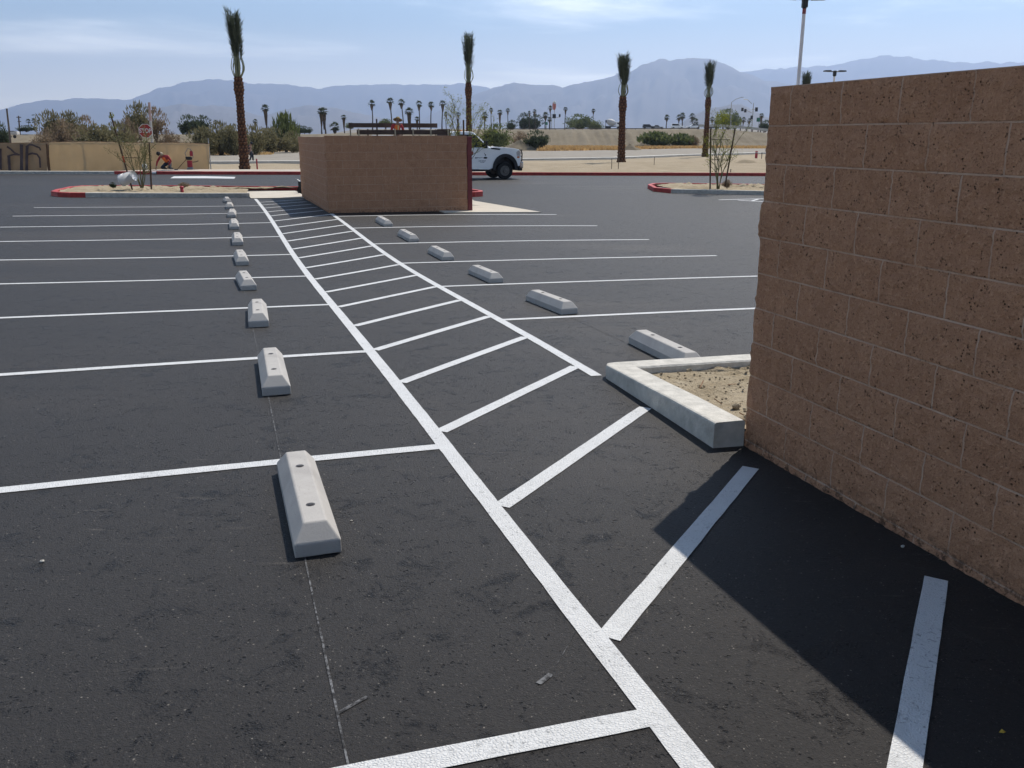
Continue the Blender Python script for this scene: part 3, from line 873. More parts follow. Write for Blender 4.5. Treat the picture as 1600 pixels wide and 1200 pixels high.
def place_stop(a, b, label, group, used=[0]):
    o = proto if not used[0] else copy_tree(proto)
    used[0] = 1
    p, q = P(a, b), P(a + SL, b)
    o.location = p
    d = (q - p)
    j = random.Random(int(a * 100) + int(b * 7)).gauss(0, 0.02)
    o.rotation_euler = (0, -math.atan2(d.z, math.hypot(d.x, d.y)), math.atan2(d.y, d.x) + j)
    tag(o, label, 'wheel stop', group)
for k in range(10):
    lab = ('pale concrete wheel stop nearest the camera, beside the long chalk line' if k == 0 else
           'smallest and farthest concrete wheel stop, against the grey planter kerb' if k == 9 else
           f'{ORD[k]} pale wheel stop from the camera, lying along the long chalk line')
    place_stop(1.455 + k * SP_, -0.836, lab, 'wheel stops along the left bay')
for k in range(-1, 5):
    lab = ('grey concrete wheel stop half hidden behind the sandy planter kerb' if k == -1 else
           'farthest grey wheel stop of the short row, in front of the block enclosure' if k == 4 else
           f'{ORD[k + 1]} grey concrete wheel stop counting away from the sandy planter')
    place_stop(6.8172 + k * SP_, 2.464, lab, 'wheel stops along the right bay')

# small litter on the asphalt
_lr = random.Random(5)
M['pebble'] = simple('pebble', (0.62, 0.58, 0.5), 0.85, 0.2, 60)
M['dead_leaf'] = simple('yellow_leaf', (0.62, 0.40, 0.05), 0.8, 0.2, 60)
def pebble(px, py, r, label):
    x = (px - 800) / F; y = -(py - 600) / F
    d = Vector((x, CP + y * SP, -SP + y * CP)); k = 1.0
    while float(gz(d.x * k, d.y * k)) < d.z * k + ZO: k += 0.01
    m = MB().blob((0, 0, r * 0.55), (r, r * 0.8, r * 0.6), 9, 6, 0.22, _lr)
    o = m.build('pebble', M['pebble'], smooth=True); o.location = (d.x * k, d.y * k, float(gz(d.x * k, d.y * k)))
    tag(o, label, 'pebble')
pebble(66, 880, 0.010, 'small pale pebble lying on bare asphalt below the first bay line')
pebble(1410, 856, 0.010, 'small white stone in the shade at the foot of the block wall')
pebble(549, 815, 0.006, 'white chip of stone beside the nearest wheel stop')
lf = MB().add([(-0.011, 0, 0.002), (0, -0.007, 0.005), (0.012, 0.001, 0.003), (0.001, 0.008, 0.009), (0, 0, 0.011)], [(0, 1, 4), (1, 2, 4), (2, 3, 4), (3, 0, 4)])
lfo = lf.build('leaf', M['dead_leaf']); lfo.location = P(-0.37, 1.04, 0.002)
tag(lfo, 'tiny yellow leaf lying in the shadow of the wall', 'leaf')
# twigs and clods on the planter soil
M['twig'] = simple('twig', (0.34, 0.19, 0.10), 0.9, 0.4, 9)
tw = MB(); _tr = random.Random(11)
for i in range(26):
    a, b = _tr.uniform(2.35, 3.95), _tr.uniform(1.85, 3.4)
    p = P(a, b, 0.118); p.z -= drop(p.x, p.y); an = _tr.uniform(0, PI); l_ = _tr.uniform(0.02, 0.11)
    tw.tube([p, p + Vector((math.cos(an) * l_, math.sin(an) * l_, _tr.uniform(-0.01, 0.03)))], _tr.uniform(0.002, 0.005), 5)
tag(tw.build('debris', M['twig']), kind='stuff')
ck = MB()
for i in range(420):
    a, b = _tr.uniform(2.35, 3.95), _tr.uniform(1.85, 3.6); r = _tr.uniform(0.003, 0.012) * (3.4 if i % 30 == 0 else 1)
    p = P(a, b, 0.105 + r * 0.3); p.z -= drop(p.x, p.y); ck.blob(p, (r, r * 0.8, r * 0.7), 7, 5, 0.25, _tr)
tag(ck.build('rubble', M['soil']), kind='stuff')

# ------------------------------------------------------------------ foliage kit
M['leaf_olive'] = leafmat('olive_leaf', (0.13, 0.115, 0.055), (0.34, 0.30, 0.16))
M['leaf_green'] = leafmat('green_leaf', (0.075, 0.10, 0.035), (0.22, 0.25, 0.09))
M['leaf_dark'] = leafmat('dark_leaf', (0.04, 0.055, 0.03), (0.11, 0.135, 0.065))
M['leaf_brown'] = leafmat('dry_leaf', (0.19, 0.135, 0.085), (0.42, 0.31, 0.20))
M['leaf_pale'] = leafmat('pale_leaf', (0.15, 0.15, 0.06), (0.34, 0.33, 0.15))
M['leaf_lime'] = leafmat('lime_leaf', (0.16, 0.19, 0.02), (0.42, 0.44, 0.07))
M['leaf_palm'] = leafmat('palm_leaf', (0.035, 0.05, 0.022), (0.11, 0.13, 0.06))
M['skirt'] = leafmat('palm_skirt', (0.13, 0.09, 0.055), (0.28, 0.20, 0.13))
M['bark'] = simple('bark', (0.13, 0.10, 0.075), 0.95, 0.3, 5, 0.5, 20, 0.02)
M['palm_bark'] = simple('palm_bark', (0.105, 0.085, 0.072), 0.95, 0.3, 2, 0.5, 12, 0.03)

def leaf_quads(mb, rnd, c, n, size, aspect=2.0, up=0.0):
    """n leaves scattered on / in an ellipsoid c = (centre, radii), more towards the skin"""
    (cx0, cy0, cz0), (rx, ry, rz) = c
    for _ in range(n):
        u_ = rnd.uniform(-1, 1); ph = rnd.uniform(0, 2 * PI); s = math.sqrt(1 - u_ * u_)
        rr = rnd.random() ** 0.38
        p = Vector((cx0 + rx * rr * s * math.cos(ph), cy0 + ry * rr * s * math.sin(ph), cz0 + rz * rr * u_))
        d = Vector((rnd.gauss(0, 1), rnd.gauss(0, 1), rnd.gauss(up, 1))).normalized()
        e = d.cross(Vector((rnd.gauss(0, 1), rnd.gauss(0, 1), rnd.gauss(0, 1)))).normalized()
        l_ = size * rnd.uniform(0.6, 1.35); w = l_ / aspect
        mb.add([p - d * l_ / 2, p + e * w / 2, p + d * l_ / 2, p - e * w / 2], [(0, 1, 2, 3)])

def crown_mesh(rnd, clumps, leaves, size, aspect, spread, clump_r, up=0.0, flat=1.0):
    """unit-ish crown: leaf clumps spread through an uneven volume"""
    mb = MB()
    for i in range(clumps):
        u_ = rnd.uniform(-0.55, 1); ph = rnd.uniform(0, 2 * PI); s = math.sqrt(max(0, 1 - u_ * u_)); rr = rnd.uniform(0.35, 1.0)
        c = (spread * rr * s * math.cos(ph), spread * rr * s * math.sin(ph), flat * rr * u_)
        r = clump_r * rnd.uniform(0.55, 1.3)
        leaf_quads(mb, rnd, (c, (r, r, r * 0.8)), leaves, size, aspect, up)
    return mb

def bush(kind, mats, seed, clumps=34, leaves=46, size=0.12, aspect=2.2, up=0.0, trunk=False):
    """a shrub (or low tree) of radius about 1: leaf clumps from the ground up over a dark tangle of stems"""
    rnd = random.Random(seed)
    root = empty(kind)
    mb = MB()
    lobes = [(rnd.uniform(0, 2 * PI), rnd.uniform(0.1, 0.55), rnd.uniform(0.75, 1.25)) for _ in range(6)]
    for i in range(clumps):
        ph, off, tall = lobes[i % 6]
        u_ = rnd.uniform(-1, 1); th = rnd.uniform(0, 2 * PI); s = math.sqrt(1 - u_ * u_); rr = rnd.uniform(0.2, 0.72)
        c = Vector((off * math.cos(ph) + rr * s * math.cos(th), off * math.sin(ph) + rr * s * math.sin(th), (0.62 + 0.66 * rr * u_) * tall))
        if trunk: c.z = 0.62 + c.z * 0.78
        r = rnd.uniform(0.17, 0.34)
        leaf_quads(mb, rnd, (c, (r, r, r * 0.85)), leaves, size, aspect, up)
    for _ in range(260):                     # loose sprays break the outline
        ph = rnd.uniform(0, 2 * PI); el = rnd.uniform(-0.1, 1.5); r = rnd.uniform(0.85, 1.18)
        p = Vector((r * math.cos(el) * math.cos(ph), r * math.cos(el) * math.sin(ph), 0.62 + 0.72 * r * math.sin(el) + (0.45 if trunk else 0)))
        d = (p - Vector((0, 0, 0.3))).normalized() + Vector((rnd.gauss(0, .3), rnd.gauss(0, .3), rnd.gauss(0.2 + up, .3))); d.normalize()
        e = d.cross(Vector((rnd.gauss(0, 1), rnd.gauss(0, 1), 0.2))).normalized()
        l_ = size * rnd.uniform(0.8, 1.9); w = size * 0.24
        mb.add([p - d * l_ / 2, p + e * w, p + d * l_ / 2, p - e * w], [(0, 1, 2, 3)])
    for i, v in enumerate(mb.v): mb.v[i] = (v[0], v[1], max(0.0 if not trunk else 0.25, v[2]))
    mb.build('crown', M[mats], root)
    st = MB()
    if trunk:
        st.tube([(0, 0, -0.1), (0.03, 0.02, 0.4), (0, 0.03, 0.9)], [0.07, 0.055, 0.035], 8)
        for k in range(6):
            ph = k * 1.05 + rnd.random() * 0.5
            st.tube([(0.02, 0.02, 0.30 + 0.08 * k), (0.25 * math.cos(ph), 0.25 * math.sin(ph), 0.7 + 0.06 * k), (0.6 * math.cos(ph), 0.6 * math.sin(ph), 1.1 + 0.05 * k)], [0.035, 0.026, 0.010], 6)
    else:
        for k in range(9):
            ph = k * 0.7 + rnd.random() * 0.4; r = rnd.uniform(0.4, 0.8)
            st.tube([(0.05 * math.cos(ph), 0.05 * math.sin(ph), -0.05), (0.5 * r * math.cos(ph), 0.5 * r * math.sin(ph), 0.4), (r * math.cos(ph), r * math.sin(ph), rnd.uniform(0.6, 0.9))], [0.025, 0.018, 0.008], 5)
    st.build('trunk' if trunk else 'stems', M['bark'], root)
    return root

_first = {}
_H = {}
def measure(o):
    zs, rs = [], []
    for c in kids(o):
        for v in c.data.vertices: zs.append(v.co.z); rs.append(max(abs(v.co.x), abs(v.co.y)))
    return float(np.percentile(zs, 99.7)), float(np.percentile(rs, 97))
def plant(kind, proto_key, px, py_top, py_base, width_px, Y, label, cat, group, maker, uniform=False):
    """a plant standing Y metres ahead, px wide/high as seen; built once per key and copied"""
    if proto_key not in _first:
        o = _first[proto_key] = maker()
    else: o = copy_tree(_first[proto_key])
    if proto_key not in _H: _H[proto_key] = measure(o)
    o.name = kind
    if 55 < Y < 150:
        if py_base > 216: Y = min(1.22 * Y, max(0.9 * Y, onz(px, py_base).y))
        base = at(px, py_base, Y); base.z = DZ
    else: base = at(px, py_base, Y)
    top = at(px, py_top, Y)
    k = (top.z - base.z) / _H[proto_key][0]
    w = width_px / F * (CP * Y - SP * (base.z - ZO)) / 2 / _H[proto_key][1] if width_px else k
    o.location = base
    o.scale = (w, w, k)
    o.rotation_euler = (0, 0, random.Random(int(px * 7 + Y)).uniform(0, 6.28))
    return tag(o, label, cat, group)

# ------------------------------------------------------------------ bushes and trees of the desert
def B(key, mats, seed, **k): return key, (lambda: bush('bush', mats, seed, **k))
BK = dict([B('olive', 'leaf_olive', 1, clumps=80, leaves=60, size=0.13), B('olive2', 'leaf_olive', 2, clumps=70, leaves=60, size=0.14, up=0.6),
           B('green', 'leaf_green', 3, clumps=80, leaves=60, size=0.13), B('dark', 'leaf_dark', 4, clumps=80, leaves=60, size=0.14),
           B('brown', 'leaf_brown', 5, clumps=80, leaves=64, size=0.12, aspect=3.0), B('wispy', 'leaf_green', 6, clumps=64, leaves=54, size=0.24, aspect=5, up=1.5),
           B('tree', 'leaf_olive', 7, clumps=70, leaves=56, size=0.14, trunk=True), B('treeb', 'leaf_brown', 8, clumps=46, leaves=40, size=0.14, trunk=True),
           B('treed', 'leaf_dark', 9, clumps=80, leaves=60, size=0.15, trunk=True), B('treeg', 'leaf_green', 10, clumps=80, leaves=56, size=0.14, trunk=True)])
GB = 'desert bushes behind the fence'
for kind, key, px, yt, yb, w, Y, lab, cat in (
    ('bush', 'dark', 2, 190, 224, 22, 90, 'dark green bush cut by the picture edge above the graffiti', 'bush'),
    ('bush', 'dark', 42, 196, 206, 26, 170, 'low dark bush below three small round palms', 'bush'),
    ('tree', 'tree', 84, 174, 224, 46, 82, 'broad olive green tree above the fence seam', 'tree'),
    ('tree', 'tree', 112, 175, 224, 40, 84, 'olive tree with tall ragged top behind the brown bush', 'tree'),
    ('tree', 'treeb', 138, 180, 224, 28, 88, 'thin open tree with sparse crown showing sky', 'tree'),
    ('bush', 'brown', 101, 188, 228, 46, 74, 'large reddish brown dry bush behind the plain fence', 'bush'),
    ('bush', 'brown', 72, 206, 228, 40, 72, 'low dry bush behind the graffiti edge of the fence', 'bush'),
    ('bush', 'olive', 152, 195, 228, 60, 74, 'dull olive bush left of the leaning tree stake', 'bush'),
    ('bush', 'olive2', 186, 192, 228, 52, 76, 'olive bush crossed by the leaning tree stake', 'bush'),
    ('bush', 'brown', 201, 186, 228, 36, 80, 'brownish bush between the stake and the stop sign', 'bush'),
    ('tree', 'tree', 222, 161, 226, 40, 82, 'tallest olive tree, directly behind the stop sign', 'tree'),
    ('tree', 'treeb', 246, 167, 226, 38, 84, 'brown leaved tree beside the pale leaning pole', 'tree'),
    ('bush', 'brown', 262, 203, 226, 34, 84, 'low dry bush right of the stop sign', 'bush'),
    ('tree', 'dark', 296, 180, 212, 28, 150, 'dark evergreen tree, left one of a close pair', 'tree'),
    ('tree', 'dark', 318, 181, 211, 27, 156, 'dark evergreen tree, right one of a close pair', 'tree'),
    ('bush', 'olive', 318, 199, 234, 46, 70, 'olive bush behind the right end of the fence', 'bush'),
    ('bush', 'olive2', 346, 191, 234, 50, 72, 'tall olive bush left of the largest palm trunk', 'bush'),
    ('bush', 'olive', 366, 196, 235, 44, 70, 'olive bush directly behind the largest palm trunk', 'bush'),
    ('bush', 'olive2', 398, 196, 236, 44, 72, 'olive bush behind the stooping person', 'bush'),
    ('bush', 'olive', 424, 200, 229, 54, 82, 'wide grey olive bush at the edge of orange grass', 'bush'),
    ('tree', 'wispy', 446, 178, 218, 36, 92, 'feathery green bush rising behind the grey olive bush', 'bush'),
    ('bush', 'olive2', 457, 206, 228, 30, 84, 'small olive bush at the corner of the enclosure', 'bush'),
    ('tree', 'dark', 462, 194, 209, 12, 220, 'first dark round tree of a far row left of the enclosure', 'tree'),
    ('tree', 'dark', 469, 196, 209, 12, 226, 'second dark round tree of a far row left of the enclosure', 'tree'),
    ('tree', 'dark', 476, 197, 209, 12, 230, 'third dark round tree of a far row left of the enclosure', 'tree'),
    ('tree', 'dark', 484, 199, 209, 9, 236, 'last and smallest dark tree of a far row', 'tree'),
    ('tree', 'treeg', 603, 186, 206, 20, 290, 'hazy green tree behind the flatbed and the worker', 'tree'),
    ('tree', 'treeg', 548, 192, 206, 16, 290, 'hazy tree behind the left end of the flatbed', 'tree'),
    ('bush', 'green', 775, 195, 234, 52, 112, 'round mid green bush above the truck hood', 'bush'),
    ('bush', 'brown', 814, 206, 233, 36, 126, 'brown bush beside a dirt mound right of the truck', 'bush'),
    ('bush', 'dark', 837, 204, 235, 34, 122, 'dark green round bush left of the orange grass band', 'bush'),
    ('bush', 'wispy', 1024, 206, 231, 50, 146, 'bright green feathery bush at the foot of the bank', 'bush'),
    ('bush', 'wispy', 1064, 209, 231, 38, 147, 'thinner greyish bush right of the bright feathery bush', 'bush'),
    ('bush', 'brown', 1080, 212, 231, 26, 147.5, 'dry brown brush at the foot of the bank beside a palm', 'bush'),
    ('tree', 'green', 905, 179, 203, 50, 330, 'wide dull green tree on the highway skyline', 'tree'),
    ('tree', 'green', 930, 190, 203, 24, 332, 'smaller bush joining the wide skyline tree', 'tree'),
    ('tree', 'dark', 800, 188, 204, 16, 300, 'small dark tree at the left end of a skyline clump', 'tree'),
    ('tree', 'dark', 819, 177, 204, 20, 302, 'dark tree in the skyline clump behind the dirt mound', 'tree'),
    ('tree', 'dark', 836, 179, 204, 26, 305, 'broad dark tree at the right of the skyline clump', 'tree'),
    ('tree', 'green', 1137, 171, 203, 38, 300, 'round green tree behind the highway, beside the light pole', 'tree'),
    ('tree', 'dark', 1196, 188, 206, 18, 300, 'dark skyline tree at the edge of the near wall', 'tree'),
    ('shrub', 'dark', 177, 285, 294, 9, 30.6, 'small green weed beside the tipped white bucket', 'weed'),
    ('shrub', 'brown', 288, 285, 293, 17, 31.3, 'dry brown weed on the planter island', 'weed'),
    ('shrub', 'brown', 1136, 281, 294, 14, 33.5, 'dry tuft at the foot of the slanting tree stake', 'weed'),
):
    plant(kind, key, px, yt, yb, w, Y, lab, cat, GB if cat in ('bush', 'tree') and px < 480 else None, BK[key])

# ------------------------------------------------------------------ fan palms
def fan_palm(seed, skirt=0.9, H=12.0, lean=0.0, r=1.15):
    rnd = random.Random(seed)
    root = empty('fan_palm')
    t = MB()
    pts = [(lean * (k / 6) ** 2, 0.1 * math.sin(k + seed), H * 0.9 * k / 6 - (0.6 if k == 0 else 0)) for k in range(7)]
    t.tube(pts, [0.34, 0.25, 0.22, 0.20, 0.19, 0.18, 0.17], 8)
    t.build('trunk', M['palm_bark'], root)
    c = Vector((lean, 0.1 * math.sin(6 + seed), H * 0.9))
    m = MB()
    for i in range(46):
        el = rnd.uniform(-0.75, 1.45); ph = rnd.uniform(0, 2 * PI)
        d = Vector((math.cos(el) * math.cos(ph), math.cos(el) * math.sin(ph), math.sin(el)))
        p = c + d * r * rnd.uniform(0.55, 0.8)
        e = d.cross(Vector((0, 0, 1))); e = e.normalized() if e.length > 0.1 else Vector((1, 0, 0)); f_ = e.cross(d)
        m.add([c, c + e * 0.02, p], [(0, 1, 2)])
        for k in range(9):
            an = (k - 4) * 0.36
            tip = p + (d * math.cos(an) + e * math.sin(an)) * r * rnd.uniform(0.42, 0.72) - Vector((0, 0, 0.12 * r))
            mid = p + (d * math.cos(an) + e * math.sin(an)) * r * 0.25
            w = (e * math.cos(an) - d * math.sin(an)) * 0.048 * r
            m.add([p, mid - w, tip, mid + w], [(0, 1, 2, 3)])
    m.build('crown', M['leaf_palm'], root)
    if skirt:
        s = MB()
        for i in range(int(150 * skirt) + 40):
            k = rnd.random(); ph = rnd.uniform(0, 2 * PI)
            z = c.z - 0.1 - k * skirt * 2.6
            rr = (0.62 - 0.36 * k) * r * rnd.uniform(0.6, 1.1)
            p = Vector((c.x + rr * math.cos(ph), c.y + rr * math.sin(ph), z)); q = Vector((c.x + rr * 0.7 * math.cos(ph), c.y + rr * 0.7 * math.sin(ph), z - 0.9))
            w = Vector((-math.sin(ph), math.cos(ph), 0)) * 0.17 * r
            s.add([p - w * 0.5, q - w, q + Vector((0, 0, -0.25)), q + w, p + w * 0.5], [(0, 1, 2, 3, 4)])
        s.build('skirt', M['skirt'], root)
    return root
FP = {'tall': lambda: fan_palm(1, 0.45), 'tallb': lambda: fan_palm(2, 0.35, lean=0.5), 'tallc': lambda: fan_palm(3, 0.6, lean=-0.4),
      'shag': lambda: fan_palm(4, 1.5, 9.0, 0.1, 1.2), 'shagb': lambda: fan_palm(5, 1.7, 8.0, 0.4, 1.25), 'small': lambda: fan_palm(6, 0.3, 6.0, 0.0, 1.25), 'stub': lambda: fan_palm(7, 0.4, 3.0, 0.0, 1.5),
      'round': lambda: fan_palm(8, 0.0, 6.0, 0.1, 1.5)}
GR = 'tall fan palms in a row behind the truck'
for i, (key, px, yt, yb, Y) in enumerate((('tall', 583, 155.5, 212, 350), ('tallc', 613, 152.5, 212, 352), ('tallb', 631, 154.5, 212, 348), ('tall', 656, 156.5, 212, 344), ('tallb', 674, 158.5, 212, 356), ('tallc', 691, 156.5, 212, 350), ('tall', 697.5, 174, 212, 470), ('tallb', 715.5, 175, 212, 470))):
    plant('fan_palm', key, px, yt, yb, 0, Y, f'{ORD[i]} from left of eight slender fan palms above the truck', 'palm tree', GR, FP[key])
for key, px, yt, yb, Y, lab in (
    ('shag', 418, 163, 212, 230, 'lone shaggy fan palm left of the enclosure, dead leaves hanging'),
    ('small', 400, 185.5, 206, 250, 'small dark palm left of the lone shaggy palm'),
    ('small', 338, 187, 206, 240, 'small dark palm top above the olive bushes'),
    ('shag', 503, 168.5, 211, 190, 'left palm of the shaggy pair above the enclosure corner'),
    ('shagb', 509, 167.5, 211, 192, 'right palm of the shaggy pair above the enclosure corner'),
    ('stub', 523.5, 190, 212, 180, 'short bushy palm between the shaggy pair and the next palm'),
    ('shag', 538.5, 179, 213, 200, 'shaggy palm above the left end of the flatbed'),
    ('shagb', 642, 168, 212, 210, 'thick shaggy palm beside the worker in orange'),
    ('shag', 652, 182, 212, 205, 'shorter shaggy palm leaning on the thick shaggy palm'),
    ('small', 757.5, 174.5, 204, 300, 'fan palm just right of the second date palm'),
    ('tall', 767.5, 168, 204, 330, 'slim palm second right of the second date palm'),
    ('shag', 781, 171.5, 204, 300, 'double headed shaggy palm above the green bush'),
    ('tallc', 793.5, 169, 204, 330, 'slim palm right of the double headed palm'),
    ('tall', 827, 173, 204, 300, 'left palm rising from the dark skyline clump'),
    ('tallb', 836, 170.5, 204, 300, 'right palm rising from the dark skyline clump'),
    ('small', 852, 174.5, 203, 310, 'palm left of the oval sign'),
    ('tall', 859.5, 164.5, 203, 330, 'palm touching the oval red and white sign'),
    ('small', 858.5, 182.5, 203, 300, 'short palm in front of the palm at the oval sign'),
    ('tallc', 882.5, 167, 203, 330, 'slim palm right of the oval sign'),
    ('tallb', 926, 169.5, 203, 340, 'palm at the right end of the wide skyline tree'),
    ('small', 1041, 178.5, 203, 420, 'palm behind the dark car on the highway'),
    ('small', 1060, 178.5, 203, 420, 'left one of two touching palms behind the white car'),
    ('small', 1065.5, 175.5, 203, 424, 'right one of two touching palms behind the white car'),
    ('small', 1081, 176.5, 203, 420, 'palm behind the white pickup on the highway'),
    ('stub', 1084.5, 184, 203, 410, 'short palm behind the white pickup on the highway'),
    ('small', 1112, 182, 203, 420, 'palm right behind the fourth date palm trunk'),
    ('small', 1160.5, 182.5, 205, 420, 'first small palm under the traffic signals'),
    ('small', 1169.5, 184.5, 205, 420, 'second small palm under the traffic signals'),
    ('shag', 1188, 177, 206, 330, 'palm behind the green highway sign'),
    ('round', 46, 185.5, 203, 260, 'left of three small round headed palms'),
    ('round', 55, 184.5, 204, 255, 'middle of three small round headed palms'),
    ('round', 62, 186.5, 203, 265, 'right of three small round headed palms'),
): plant('fan_palm', key, px, yt, yb, 0, Y, lab, 'palm tree', 'distant fan palms', FP[key])

# ------------------------------------------------------------------ date palms, newly planted, crowns tied up
def date_bark():
    t = NT('date_palm_bark')
    at_ = t.n('ShaderNodeAttribute'); at_.attribute_name = 'boot'
    n = t.noise(6, 5, 0.65)
    col = t.mix(t.rng(n, 0.3, 0.7), (0.085, 0.040, 0.024), (0.15, 0.075, 0.042))
    col = t.mix(t.rng(at_.outputs['Fac'], 0.62, 0.90), col, (0.34, 0.22, 0.13))
    col = t.mix(t.rng(at_.outputs['Fac'], 0.22, 0.05), col, (0.045, 0.024, 0.016))
    return t.out(col, 0.95, t.bump(n, 0.5, 0.02), spec=0.1)
M['date_bark'] = date_bark()
M['petiole'] = simple('frond_stalk', (0.20, 0.215, 0.13), 0.7, 0.3, 2)
M['frond'] = leafmat('date_frond', (0.04, 0.052, 0.034), (0.13, 0.15, 0.095))
def date_palm(seed, Ht, frond=3.7):
    rnd = random.Random(seed)
    root = empty('date_palm')
    NS, zs = 40, np.arange(-0.3, Ht, 0.055)
    vs, at_ = [], []
    for z in zs:
        k = z / Ht
        r = 0.285 - 0.075 * min(1, max(0, k) * 1.25)
        r += 0.055 * math.exp(-((z - 0.0) / 0.35) ** 2)
        r += 0.085 * math.exp(-((z - (Ht - 0.65)) / 0.45) ** 2)
        for i in range(NS):
            th = 2 * PI * i / NS
            u_ = th / (2 * PI) * 8; w_ = z / 0.20
            p1 = (u_ + w_ * 0.5) % 1; p2 = (w_ * 1.0 - u_ * 0.0) % 1
            sh = (u_ + 0.5 * math.floor(w_)) % 1
            d = max(0, 1 - abs(sh - 0.5) * 2.3) * (p2 ** 1.4)
            rr = r + 0.075 * d - 0.02 + 0.008 * noise.noise((math.cos(th) * 3, math.sin(th) * 3, z * 5 + seed))
            vs.append((rr * math.cos(th), rr * math.sin(th), z)); at_.append(d + 0.10 * noise.noise((i * 1.7, z * 9, seed)))
    fs = []
    for j in range(len(zs) - 1):
        for i in range(NS): fs.append((j * NS + i, j * NS + (i + 1) % NS, (j + 1) * NS + (i + 1) % NS, (j + 1) * NS + i))
    fs.append(tuple((len(zs) - 1) * NS + i for i in range(NS)))
    m = MB().add(vs, fs)
    tr = m.build('trunk', M['date_bark'], root)
    a_ = tr.data.attributes.new('boot', 'FLOAT', 'POINT'); a_.data.foreach_set('value', np.array(at_, np.float32))
    st, lv = MB(), MB()
    T = frond
    for i in range(64):
        ph = rnd.uniform(0, 2 * PI); outer = i < 11
        a0 = rnd.uniform(0.06, 0.17)
        bul = rnd.uniform(0.36, 0.46) if outer else rnd.uniform(0.05, 0.15)
        tie = rnd.uniform(0.18, 0.28) if outer else rnd.uniform(0.02, 0.16)
        tip = rnd.uniform(0.08, 0.56); ln = T * rnd.uniform(0.74, 1.0) * (0.72 if outer else 1)
        def rad(s):
            ks = [(0, a0), (0.10, (a0 + bul) / 2), (0.24, bul), (0.42, (bul + tie) / 2 + 0.02), (0.50, tie), (0.7, (tie + tip) / 2), (1, tip)]
            return float(np.interp(s, [k[0] for k in ks], [k[1] for k in ks]))
        tw_ = rnd.uniform(-0.5, 0.5)
        pts = []
        for s in np.linspace(0, 1, 15):
            r_ = rad(s); q = ph + tw_ * s
            pts.append(Vector((r_ * math.cos(q), r_ * math.sin(q), Ht - 0.15 + ln * s)))
        st.tube(pts, [0.024 * (1 - s) + 0.006 for s in np.linspace(0, 1, 15)], 5)
        s = 0.44 + rnd.uniform(0, 0.10)
        while s < 1.0:
            p = pts[0].lerp(pts[-1], 0); f_ = s * 14; i0 = min(13, int(f_)); p = pts[i0].lerp(pts[i0 + 1], f_ - i0)
            t_ = (pts[i0 + 1] - pts[i0]).normalized()
            for sd in (-1, 1):
                side = Vector((-p.y, p.x, 0)); side = side.normalized() * sd if side.length > 0.01 else Vector((sd, 0, 0))
                outw = Vector((p.x, p.y, 0)); outw = outw.normalized() if outw.length > 0.02 else Vector((0, 0, 0))
                d = (t_ * rnd.uniform(0.7, 1.4) + side * rnd.uniform(0.12, 0.5) + outw * rnd.uniform(-0.1, 0.62)).normalized()
                l_ = rnd.uniform(0.22, 0.46) * (1.1 - 0.5 * max(0, s - 0.6))
                w_ = d.cross(outw if outw.length else Vector((1, 0, 0))); w_ = w_.normalized() * 0.016 if w_.length > 0.05 else Vector((0.016, 0, 0))
                lv.add([p - w_ * 0.5, p + d * l_ * 0.4 - w_, p + d * l_, p + d * l_ * 0.4 + w_], [(0, 1, 2, 3)])
            s += 0.024
    st.build('frond_stalks', M['petiole'], root)
    lv.build('crown', M['frond'], root)
    return root
def put_date(px, yt, yb, Y, frond, seed, lab):
    Y0 = Y; Y = onz(px, yb).y; frond *= Y / Y0
    base = at(px, yb, Y); base.z -= 0.02
    tot = at(px, yt, Y).z - base.z
    o = date_palm(seed, tot - frond + 0.15, frond * 1.0)
    o.location = base
    o.rotation_euler = (0, R([0.3, -0.4, 0.2, -0.3, 0.2][seed % 5]), seed * 1.3)
    tag(o, lab, 'palm tree', 'newly planted date palms with tied crowns')
put_date(382.5, 16, 264.5, 52, 3.55, 41, 'tallest date palm with tied crown, nearest to the fence')
put_date(733.5, 51, 250, 66, 3.4, 42, 'date palm with tied crown standing behind the white truck cab')
put_date(970.5, 85, 255.5, 62.7, 2.75, 43, 'date palm with tied crown rising from the sandy verge')
put_date(1101.5, 96, 245, 80, 3.0, 44, 'date palm with tied crown behind the staked sapling')
put_date(1251, 112, 240, 95, 3.3, 45, 'date palm mostly hidden by the near wall, only the crown top showing')

